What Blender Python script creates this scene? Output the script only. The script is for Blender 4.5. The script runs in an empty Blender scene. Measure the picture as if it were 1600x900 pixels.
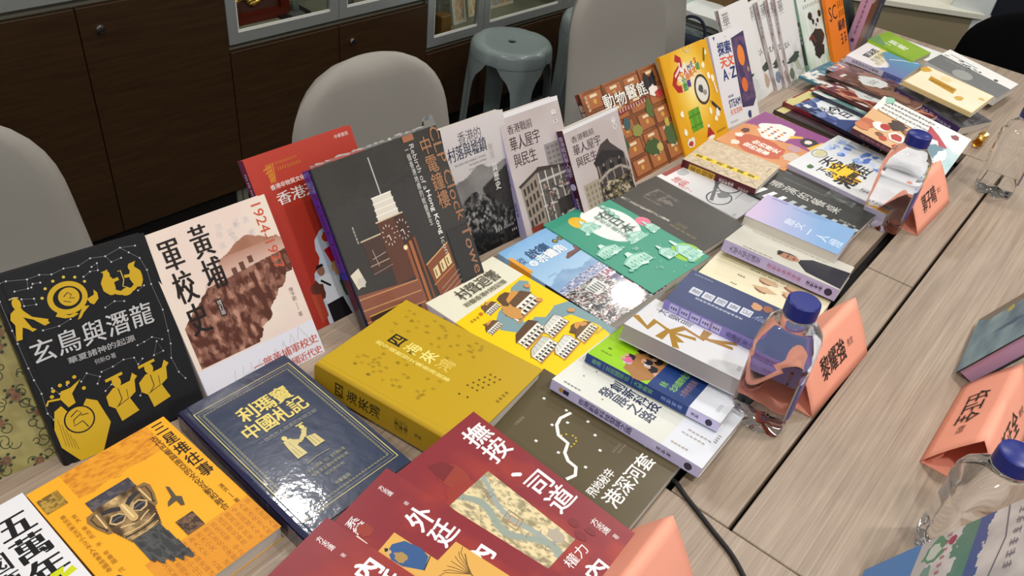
import bpy, bmesh, math, random
import numpy as np
from mathutils import Vector, Matrix

# ------------------------------------------------------------------ camera, world, lights, exposure
SC = bpy.context.scene
COL = SC.collection
TZ = 0.75                                   # height of the table top above the floor
cd = bpy.data.cameras.new('camera')
cd.sensor_width = 36.0
cd.lens = 36.0 * 1300.0 / 1600.0
cd.clip_start = 0.02
cam = bpy.data.objects.new('camera', cd)
COL.objects.link(cam)
cam.location = (0.0, 0.0, TZ + 0.8526)
cam.rotation_euler = (0.9056872, -0.09834223, -0.87784124)
SC.camera = cam

W = bpy.data.worlds.new('room_ambient')
SC.world = W
W.use_nodes = True
W.node_tree.nodes['Background'].inputs[0].default_value = (0.93, 0.96, 1.0, 1)
W.node_tree.nodes['Background'].inputs[1].default_value = 0.42
SC.view_settings.view_transform = 'Standard'
SC.view_settings.look = 'None'
SC.view_settings.exposure = 0.0
SC.view_settings.gamma = 1.0
SC.view_settings.use_curve_mapping = False
SC.cycles.use_denoising = True
SC.cycles.max_bounces = 10
SC.cycles.transparent_max_bounces = 12

def downlight(x, y, power=13.0, r=0.075):
    d = bpy.data.lights.new('downlight', 'AREA')
    d.shape = 'DISK'
    d.size = 2 * r
    d.energy = power
    d.color = (1.0, 0.965, 0.92)
    o = bpy.data.objects.new('downlight', d)
    COL.objects.link(o)
    o.location = (x, y, 2.685)
for lx, ly, lp in [(1.163, 1.73, 9), (3.315, 1.575, 8), (-0.95, 1.70, 8), (0.2, -0.55, 15), (1.5, -0.65, 17), (2.9, -0.7, 15),
                   (-1.1, -0.5, 9), (2.3, 0.45, 11), (0.1, 0.55, 9), (5.0, 0.2, 12), (5.2, -1.2, 10), (4.4, 1.4, 10)]:
    downlight(lx, ly, lp)

# ------------------------------------------------------------------ helpers
def lin(c):
    return tuple(((v / 255.0) / 12.92 if v <= 10 else (((v / 255.0) + 0.055) / 1.055) ** 2.4) for v in c)

MATS = {}
def mat(name, color=(128, 128, 128), rough=0.5, metal=0.0, coat=0.0, noise=0.0, nscale=40.0, bump=0.0, bscale=300.0,
        trans=0.0, ior=1.45, emit=None, attr=False, spec=0.5):
    if name in MATS:
        return MATS[name]
    m = bpy.data.materials.new(name)
    m.use_nodes = True
    nt = m.node_tree
    b = nt.nodes['Principled BSDF']
    col = lin(color) + (1,)
    b.inputs['Base Color'].default_value = col
    b.inputs['Roughness'].default_value = rough
    b.inputs['Metallic'].default_value = metal
    b.inputs['Coat Weight'].default_value = coat
    b.inputs['Coat Roughness'].default_value = 0.06
    b.inputs['Transmission Weight'].default_value = trans
    b.inputs['IOR'].default_value = ior
    b.inputs['Specular IOR Level'].default_value = spec
    if attr:
        a = nt.nodes.new('ShaderNodeAttribute')
        a.attribute_name = 'Col'
        nt.links.new(a.outputs['Color'], b.inputs['Base Color'])
    elif noise > 0:
        tc = nt.nodes.new('ShaderNodeTexCoord')
        n = nt.nodes.new('ShaderNodeTexNoise')
        n.inputs['Scale'].default_value = nscale
        n.inputs['Detail'].default_value = 5
        mx = nt.nodes.new('ShaderNodeMixRGB')
        mx.inputs[1].default_value = tuple(v * (1 - noise) for v in col[:3]) + (1,)
        mx.inputs[2].default_value = tuple(min(1, v * (1 + noise)) for v in col[:3]) + (1,)
        nt.links.new(tc.outputs['Object'], n.inputs['Vector'])
        nt.links.new(n.outputs['Fac'], mx.inputs[0])
        nt.links.new(mx.outputs[0], b.inputs['Base Color'])
    if bump > 0:
        tc2 = nt.nodes.new('ShaderNodeTexCoord')
        n2 = nt.nodes.new('ShaderNodeTexNoise')
        n2.inputs['Scale'].default_value = bscale
        n2.inputs['Detail'].default_value = 3
        bp = nt.nodes.new('ShaderNodeBump')
        bp.inputs['Strength'].default_value = bump
        bp.inputs['Distance'].default_value = 0.001
        nt.links.new(tc2.outputs['Object'], n2.inputs['Vector'])
        nt.links.new(n2.outputs['Fac'], bp.inputs['Height'])
        nt.links.new(bp.outputs[0], b.inputs['Normal'])
        if coat > 0:
            nt.links.new(bp.outputs[0], b.inputs['Coat Normal'])
    if emit:
        b.inputs['Emission Color'].default_value = lin(emit[0]) + (1,)
        b.inputs['Emission Strength'].default_value = emit[1]
    MATS[name] = m
    return m

def wood(name, c1, c2, stretch=(1.2, 30, 30), rough=0.45, streak=220.0, bump=0.08, contrast=(0.3, 0.7)):
    m = bpy.data.materials.new(name)
    m.use_nodes = True
    nt = m.node_tree
    b = nt.nodes['Principled BSDF']
    tc = nt.nodes.new('ShaderNodeTexCoord')
    mp = nt.nodes.new('ShaderNodeMapping')
    mp.inputs['Scale'].default_value = stretch
    n = nt.nodes.new('ShaderNodeTexNoise')
    n.inputs['Scale'].default_value = 3.0
    n.inputs['Detail'].default_value = 8
    n.inputs['Roughness'].default_value = 0.65
    mp2 = nt.nodes.new('ShaderNodeMapping')
    mp2.inputs['Scale'].default_value = (stretch[0] * 0.9, streak, streak)
    n2 = nt.nodes.new('ShaderNodeTexNoise')
    n2.inputs['Scale'].default_value = 1.6
    n2.inputs['Detail'].default_value = 2
    add = nt.nodes.new('ShaderNodeMath')
    add.operation = 'MULTIPLY_ADD'
    add.inputs[1].default_value = 0.45
    mul = nt.nodes.new('ShaderNodeMath')
    mul.operation = 'MULTIPLY'
    mul.inputs[1].default_value = 0.55
    r = nt.nodes.new('ShaderNodeValToRGB')
    r.color_ramp.elements[0].position = contrast[0]
    r.color_ramp.elements[1].position = contrast[1]
    r.color_ramp.elements[0].color = lin(c1) + (1,)
    r.color_ramp.elements[1].color = lin(c2) + (1,)
    L = nt.links.new
    L(tc.outputs['Object'], mp.inputs['Vector'])
    L(tc.outputs['Object'], mp2.inputs['Vector'])
    L(mp.outputs[0], n.inputs['Vector'])
    L(mp2.outputs[0], n2.inputs['Vector'])
    L(n.outputs['Fac'], mul.inputs[0])
    L(n2.outputs['Fac'], add.inputs[0])
    L(mul.outputs[0], add.inputs[2])
    L(add.outputs[0], r.inputs[0])
    L(r.outputs[0], b.inputs['Base Color'])
    bp = nt.nodes.new('ShaderNodeBump')
    bp.inputs['Strength'].default_value = bump
    bp.inputs['Distance'].default_value = 0.0006
    L(n2.outputs['Fac'], bp.inputs['Height'])
    L(bp.outputs[0], b.inputs['Normal'])
    b.inputs['Roughness'].default_value = rough
    MATS[name] = m
    return m

def link(name, me, m=None, parent=None, matrix=None):
    o = bpy.data.objects.new(name, me)
    COL.objects.link(o)
    if m is not None and me is not None:
        for k in (m if isinstance(m, (list, tuple)) else [m]):
            me.materials.append(k)
    if parent is not None:
        o.parent = parent
    if matrix is not None:
        o.matrix_local = matrix
    return o

def tag(o, label, cat, group=None, kind=None):
    if label: o['label'] = label
    if cat: o['category'] = cat
    if group: o['group'] = group
    if kind: o['kind'] = kind
    return o

def thing(name, label, cat, loc=(0, 0, 0), rotz=0.0, group=None, matrix=None):
    o = bpy.data.objects.new(name, None)
    o.empty_display_size = 0.05
    COL.objects.link(o)
    if matrix is not None:
        o.matrix_world = matrix
    else:
        o.location = loc
        o.rotation_euler = (0, 0, rotz)
    return tag(o, label, cat, group)

def mesh_bm(name, bm, smooth=None):
    bmesh.ops.recalc_face_normals(bm, faces=bm.faces)
    me = bpy.data.meshes.new(name)
    bm.to_mesh(me)
    bm.free()
    if smooth is not None:
        for p in me.polygons: p.use_smooth = True
        if smooth < 3.1:
            try:
                me.set_sharp_from_angle(angle=smooth)
            except Exception:
                pass
    return me

def bm_box(bm, x0, x1, y0, y1, z0, z1):
    vs = [bm.verts.new((x, y, z)) for z in (z0, z1) for y in (y0, y1) for x in (x0, x1)]
    for f in ((0, 2, 3, 1), (4, 5, 7, 6), (0, 1, 5, 4), (2, 6, 7, 3), (0, 4, 6, 2), (1, 3, 7, 5)):
        bm.faces.new([vs[i] for i in f])
    return vs

def box(name, x0, x1, y0, y1, z0, z1, m, parent=None, bevel=0.0, seg=1):
    bm = bmesh.new()
    bm_box(bm, x0, x1, y0, y1, z0, z1)
    if bevel > 0:
        bmesh.ops.bevel(bm, geom=bm.edges[:], offset=bevel, segments=seg, affect='EDGES', profile=0.5)
    return link(name, mesh_bm(name, bm, 0.6 if bevel > 0 else None), m, parent)

def boxes(name, lst, m, parent=None):
    bm = bmesh.new()
    for b in lst: bm_box(bm, *b)
    return link(name, mesh_bm(name, bm), m, parent)

def lathe_bm(bm, prof, n=32, sq=None, cx=0.0, cy=0.0):
    """prof: list of (radius, z[, squareness]); squareness>2 makes a rounded square section"""
    rings = []
    for p in prof:
        r, z = p[0], p[1]
        e = p[2] if len(p) > 2 else 2.0
        ring = []
        for i in range(n):
            a = 2 * math.pi * i / n
            c, s = math.cos(a), math.sin(a)
            k = (abs(c) ** e + abs(s) ** e) ** (-1.0 / e)
            ring.append(bm.verts.new((cx + r * k * c, cy + r * k * s, z)))
        rings.append(ring)
    for a, b in zip(rings[:-1], rings[1:]):
        for i in range(n):
            bm.faces.new((a[i], a[(i + 1) % n], b[(i + 1) % n], b[i]))
    bm.faces.new(list(reversed(rings[0])))
    bm.faces.new(rings[-1])

def lathe(name, prof, m, parent=None, n=32, smooth=0.7):
    bm = bmesh.new()
    lathe_bm(bm, prof, n)
    return link(name, mesh_bm(name, bm, smooth), m, parent)

def tube(name, pts, r, m, parent=None, n=10, sub=6):
    cu = bpy.data.curves.new(name, 'CURVE')
    cu.dimensions = '3D'
    sp = cu.splines.new('NURBS')
    sp.points.add(len(pts) - 1)
    for q, p in zip(sp.points, pts): q.co = (p[0], p[1], p[2], 1)
    sp.use_endpoint_u = True
    sp.order_u = 4
    sp.resolution_u = sub
    cu.bevel_depth = r
    cu.bevel_resolution = 3
    cu.use_fill_caps = True
    o = bpy.data.objects.new(name, cu)
    COL.objects.link(o)
    me = bpy.data.meshes.new_from_object(o.evaluated_get(bpy.context.evaluated_depsgraph_get()))
    bpy.data.objects.remove(o)
    for p in me.polygons: p.use_smooth = True
    me.name = name
    me.materials.clear()
    return link(name, me, m, parent)

# ------------------------------------------------------------------ print: flat ink laid on covers
GL = {}
def glyph(ch, bold=0.0):
    k = (ch, bold)
    if k in GL: return GL[k]
    cu = bpy.data.curves.new('g', 'FONT')
    cu.body = ch
    cu.size = 1.0
    cu.resolution_u = 2
    cu.offset = bold
    o = bpy.data.objects.new('g', cu)
    COL.objects.link(o)
    me = bpy.data.meshes.new_from_object(o.evaluated_get(bpy.context.evaluated_depsgraph_get()))
    v = [(p.co.x, p.co.y) for p in me.vertices]
    f = [tuple(p.vertices) for p in me.polygons]
    bpy.data.objects.remove(o)
    bpy.data.curves.remove(cu)
    bpy.data.meshes.remove(me)
    GL[k] = (v, f)
    return GL[k]

def vnoise(x, y, seed=0):
    xi = np.floor(x).astype(np.int64); yi = np.floor(y).astype(np.int64)
    xf = x - xi; yf = y - yi
    def h(a, b):
        n = (a * 374761393 + b * 668265263 + seed * 974634533) & 0x7fffffff
        n = ((n ^ (n >> 13)) * 1274126177) & 0x7fffffff
        return ((n ^ (n >> 16)) & 0xffff) / 65535.0
    u = xf * xf * (3 - 2 * xf); v = yf * yf * (3 - 2 * yf)
    return (h(xi, yi) * (1 - u) + h(xi + 1, yi) * u) * (1 - v) + (h(xi, yi + 1) * (1 - u) + h(xi + 1, yi + 1) * u) * v

def fbm(x, y, seed=0, o=4):
    s = np.zeros_like(x); a = 0.5; t = 0
    for i in range(o):
        s = s + a * vnoise(x * 2 ** i, y * 2 ** i, seed + i * 17); t += a; a *= 0.55
    return s / t

def mixc(a, b, t):
    t = np.clip(t, 0, 1)[..., None]
    return np.asarray(a, float) * (1 - t) + np.asarray(b, float) * t

def blotch(pal, sc=(14, 14), seed=1, sharp=True, o=3):
    pal = np.array(pal, float)
    def f(X, Y):
        n = fbm(X * sc[0], Y * sc[1], seed, o)
        n = np.clip((n - 0.25) / 0.5, 0, 0.9999) * len(pal)
        i = n.astype(int)
        if sharp: return pal[i]
        j = np.minimum(i + 1, len(pal) - 1)
        return mixc(pal[i], pal[j], n - i) if False else pal[i] * (1 - (n - i))[..., None] + pal[j] * (n - i)[..., None]
    return f

class Canvas:
    """ink on a w x h face; x,y in 0..1 from the top left corner"""
    def __init__(s, w, h):
        s.w, s.h, s.k = w, h, 0
        s.art = ([], [], []); s.txts = []; s.hold = None
    def _add(s, V, F, C, lay=None, text=False):
        if lay is None:
            s.k += 1
        elif not text:
            s.k += 0.3
        z = 3e-5 + 1.5e-5 * s.k
        b = (s.hold or s.txts[-1]) if text else s.art
        n = len(b[0])
        b[0].extend([(x * s.w, (1 - y) * s.h, z) for x, y in V])
        b[1].extend([tuple(i + n for i in f) for f in F])
        if len(C) == 3 and not hasattr(C[0], '__len__'):
            C = [lin(C)] * len(V)
        b[2].extend(C)
    def poly(s, pts, c, lay=None):
        s._add(pts, [tuple(range(len(pts)))], c, lay)
    def rect(s, x0, y0, x1, y1, c, lay=None):
        s.poly([(x0, y1), (x1, y1), (x1, y0), (x0, y0)], c, lay)
    def ell(s, cx, cy, rx, ry=None, c=(0, 0, 0), n=20, a0=0, a1=360, lay=None):
        ry = rx * s.w / s.h if ry is None else ry
        p = [(cx + rx * math.cos(math.radians(a0 + (a1 - a0) * i / n)), cy + ry * math.sin(math.radians(a0 + (a1 - a0) * i / n))) for i in range(n)]
        s.poly(p, c, lay)
    def ring(s, cx, cy, rx, t, c, n=24, ry=None, a0=0, a1=360, lay=None):
        ry = rx * s.w / s.h if ry is None else ry
        ti = t; tj = t * s.w / s.h
        V = []; F = []
        for i in range(n + 1):
            a = math.radians(a0 + (a1 - a0) * i / n)
            V += [(cx + rx * math.cos(a), cy + ry * math.sin(a)), (cx + (rx - ti) * math.cos(a), cy + (ry - tj) * math.sin(a))]
        for i in range(n): F.append((2 * i, 2 * i + 1, 2 * i + 3, 2 * i + 2))
        s._add(V, F, c, lay)
    def line(s, pts, t, c, lay=None, closed=False):
        ar = s.h / s.w
        P = [(x, y * ar) for x, y in pts]
        if closed: P.append(P[0])
        V = []; F = []
        for i, (x, y) in enumerate(P):
            a = P[max(0, i - 1)]; b = P[min(len(P) - 1, i + 1)]
            if closed and i in (0, len(P) - 1): a, b = P[-2], P[1]
            dx, dy = b[0] - a[0], b[1] - a[1]
            l = math.hypot(dx, dy) or 1
            nx, ny = -dy / l * t / 2, dx / l * t / 2
            V += [(x + nx, (y + ny) / ar), (x - nx, (y - ny) / ar)]
        for i in range(len(P) - 1): F.append((2 * i, 2 * i + 1, 2 * i + 3, 2 * i + 2))
        s._add(V, F, c, lay)
    def blob(s, cx, cy, rx, ry, c, seed=0, n=16, j=0.25, lay=None):
        r = random.Random(seed)
        s.poly([(cx + rx * (1 + r.uniform(-j, j)) * math.cos(2 * math.pi * i / n), cy + ry * (1 + r.uniform(-j, j)) * math.sin(2 * math.pi * i / n)) for i in range(n)], c, lay)
    def dots(s, pts, r, c):
        s.k += 1
        for x, y in pts: s.ell(x, y, r, None, c, 8, lay=1)
    def paint(s, x0, y0, x1, y1, nx, ny, f, mask=None):
        X, Y = np.meshgrid(np.linspace(0, 1, nx + 1), np.linspace(0, 1, ny + 1))
        c = np.clip(np.asarray(f(X, Y), float), 0, 255) / 255.0
        c = np.where(c <= 0.04045, c / 12.92, ((c + 0.055) / 1.055) ** 2.4).reshape(-1, 3)
        V = [(x0 + (x1 - x0) * a, y0 + (y1 - y0) * b) for a, b in zip(X.ravel(), Y.ravel())]
        mk = None if mask is None else mask((X[:-1, :-1] + X[1:, 1:]) / 2, (Y[:-1, :-1] + Y[1:, 1:]) / 2)
        F = []
        w = nx + 1
        for j in range(ny):
            for i in range(nx):
                if mk is None or mk[j, i]:
                    F.append((j * w + i, (j + 1) * w + i, (j + 1) * w + i + 1, j * w + i + 1))
        s._add(V, F, [tuple(q) for q in c])
    def text(s, t, x0, y0, x1, y1, c, d='h', bold=0.0, smear=0.0, shear=0.0, cell=None, rot=0):
        """one em box per character; d = h (left to right) or v (top to bottom)"""
        s.k += 1
        s.txts.append(([], [], []))
        n = len(t)
        offs = [(e, 0) for e in ((-smear, 0, smear) if smear > 0 else (0,))]
        if bold > 0: offs = [(e + a * bold * .8, b * bold * .8) for e in ((-smear, smear) if smear > 0 else (0,)) for a in (-1, 1) for b in (-1, 1)]
        for (dx, dy), i, ch in [(q, i, ch) for q in offs for i, ch in enumerate(t)]:
            if i == 0 and (dx, dy) != offs[0]: s.k += 0.4
            if ch in ' 　': continue
            if d == 'h': bx = (x0 + (x1 - x0) * i / n, y0, x0 + (x1 - x0) * (i + 1) / n, y1)
            else: bx = (x0, y0 + (y1 - y0) * i / n, x1, y0 + (y1 - y0) * (i + 1) / n)
            v, f = glyph(ch)
            V = []
            for gx, gy in v:
                a = gx / 0.98 + dx; b = (gy + 0.1) / 0.98 + dy
                if rot == 90: a, b = b, 1 - a
                V.append((bx[0] + (a + shear * (b - 0.5)) * (bx[2] - bx[0]), bx[3] - b * (bx[3] - bx[1])))
            s._add(V, f, c, lay=1, text=True)
    def marks(s, x0, y0, x1, y1, n, c, d='h', seed=1):
        """print too small to read: a row of n stroke clusters"""
        s.k += 1
        r = random.Random(seed)
        for i in range(n):
            if d == 'h': bx = (x0 + (x1 - x0) * (i + .1) / n, y0, x0 + (x1 - x0) * (i + .9) / n, y1)
            else: bx = (x0, y0 + (y1 - y0) * (i + .1) / n, x1, y0 + (y1 - y0) * (i + .9) / n)
            w, h = bx[2] - bx[0], bx[3] - bx[1]
            for q in range(3):
                y = bx[1] + h * (q + r.uniform(.1, .5)) / 3
                s.poly([(bx[0] + w * r.uniform(0, .3), y + h * .13), (bx[2] - w * r.uniform(0, .3), y + h * .13), (bx[2] - w * r.uniform(0, .3), y), (bx[0] + w * r.uniform(0, .3), y)], c, lay=1)
            x = bx[0] + w * r.uniform(.3, .55)
            s.poly([(x, bx[3]), (x + w * .16, bx[3]), (x + w * .16, bx[1]), (x, bx[1])], c, lay=1)
    def words(s, t, x0, y0, x1, y1, c, bold=0.0, rot=0, shear=0.0, smear=0.0):
        """a Latin line stretched to a box; rot=90 reads downwards"""
        s.k += 1
        v, f = glyph(t)
        s.txts.append(([], [], []))
        if not v: return
        ax = [p[0] for p in v]; ay = [p[1] for p in v]
        mx, my, wx, wy = min(ax), min(ay), max(ax) - min(ax), max(ay) - min(ay)
        offs = [(e, 0) for e in ((-smear, 0, smear) if smear > 0 else (0,))]
        if bold > 0: offs = [(e + a * bold * .8, b * bold * .8) for e, _ in offs for a in (-1, 1) for b in (-1, 1)]
        for dx, dy in offs:
            s.k += 0.4
            V = []
            for gx, gy in v:
                a = (gx - mx + dx) / wx; b = (gy - my + dy) / wy
                a += shear * (b - 0.5)
                if rot == 90: V.append((x0 + b * (x1 - x0), y0 + a * (y1 - y0)))
                elif rot == 180: V.append((x1 - a * (x1 - x0), y0 + b * (y1 - y0)))
                else: V.append((x0 + a * (x1 - x0), y1 - b * (y1 - y0)))
            s._add(V, f, c, lay=1, text=True)
    def build(s, parent, m, xf, names=('cover_print', 'cover_lettering')):
        for b, nm in [(s.art, names[0])] + [(q, names[1]) for q in s.txts]:
            if not b[0]: continue
            me = bpy.data.meshes.new(nm)
            me.from_pydata([tuple(xf(*p)) for p in b[0]], [], b[1])
            at = me.color_attributes.new('Col', 'FLOAT_COLOR', 'POINT')
            arr = np.ones((len(b[0]), 4), np.float32)
            arr[:, :3] = np.array(b[2], np.float32)
            at.data.foreach_set('color', arr.ravel())
            o = link(nm, me, m, parent)
            if getattr(s, 'small', None) is b: o['kind'] = 'stuff'

PRINT = {g: mat('printed_ink_' + g, rough=r, coat=c, attr=True, bump=bmp, bscale=bs) for g, r, c, bmp, bs in
         (('matte', 0.55, 0.0, 0.0, 1), ('satin', 0.36, 0.0, 0.0, 1), ('gloss', 0.25, 0.6, 0.0, 1), ('wrap', 0.3, 1.0, 0.35, 60.0))}
PAGES = mat('book_pages', (226, 218, 204), 0.8, noise=0.08, nscale=200)
# fine leaf lines across the page block
_nt = PAGES.node_tree
_b = _nt.nodes['Principled BSDF']
_tc = _nt.nodes.new('ShaderNodeTexCoord'); _mp = _nt.nodes.new('ShaderNodeMapping'); _mp.inputs['Scale'].default_value = (3, 3, 2500)
_n = _nt.nodes.new('ShaderNodeTexNoise'); _n.inputs['Scale'].default_value = 1.0; _n.inputs['Detail'].default_value = 2
_r = _nt.nodes.new('ShaderNodeValToRGB')
_r.color_ramp.elements[0].position = 0.3; _r.color_ramp.elements[1].position = 0.7
_r.color_ramp.elements[0].color = lin((188, 180, 168)) + (1,); _r.color_ramp.elements[1].color = lin((236, 230, 220)) + (1,)
for a, b in ((_tc.outputs['Object'], _mp.inputs[0]), (_mp.outputs[0], _n.inputs['Vector']), (_n.outputs['Fac'], _r.inputs[0]), (_r.outputs[0], _b.inputs['Base Color'])):
    _nt.links.new(a, b)

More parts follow.
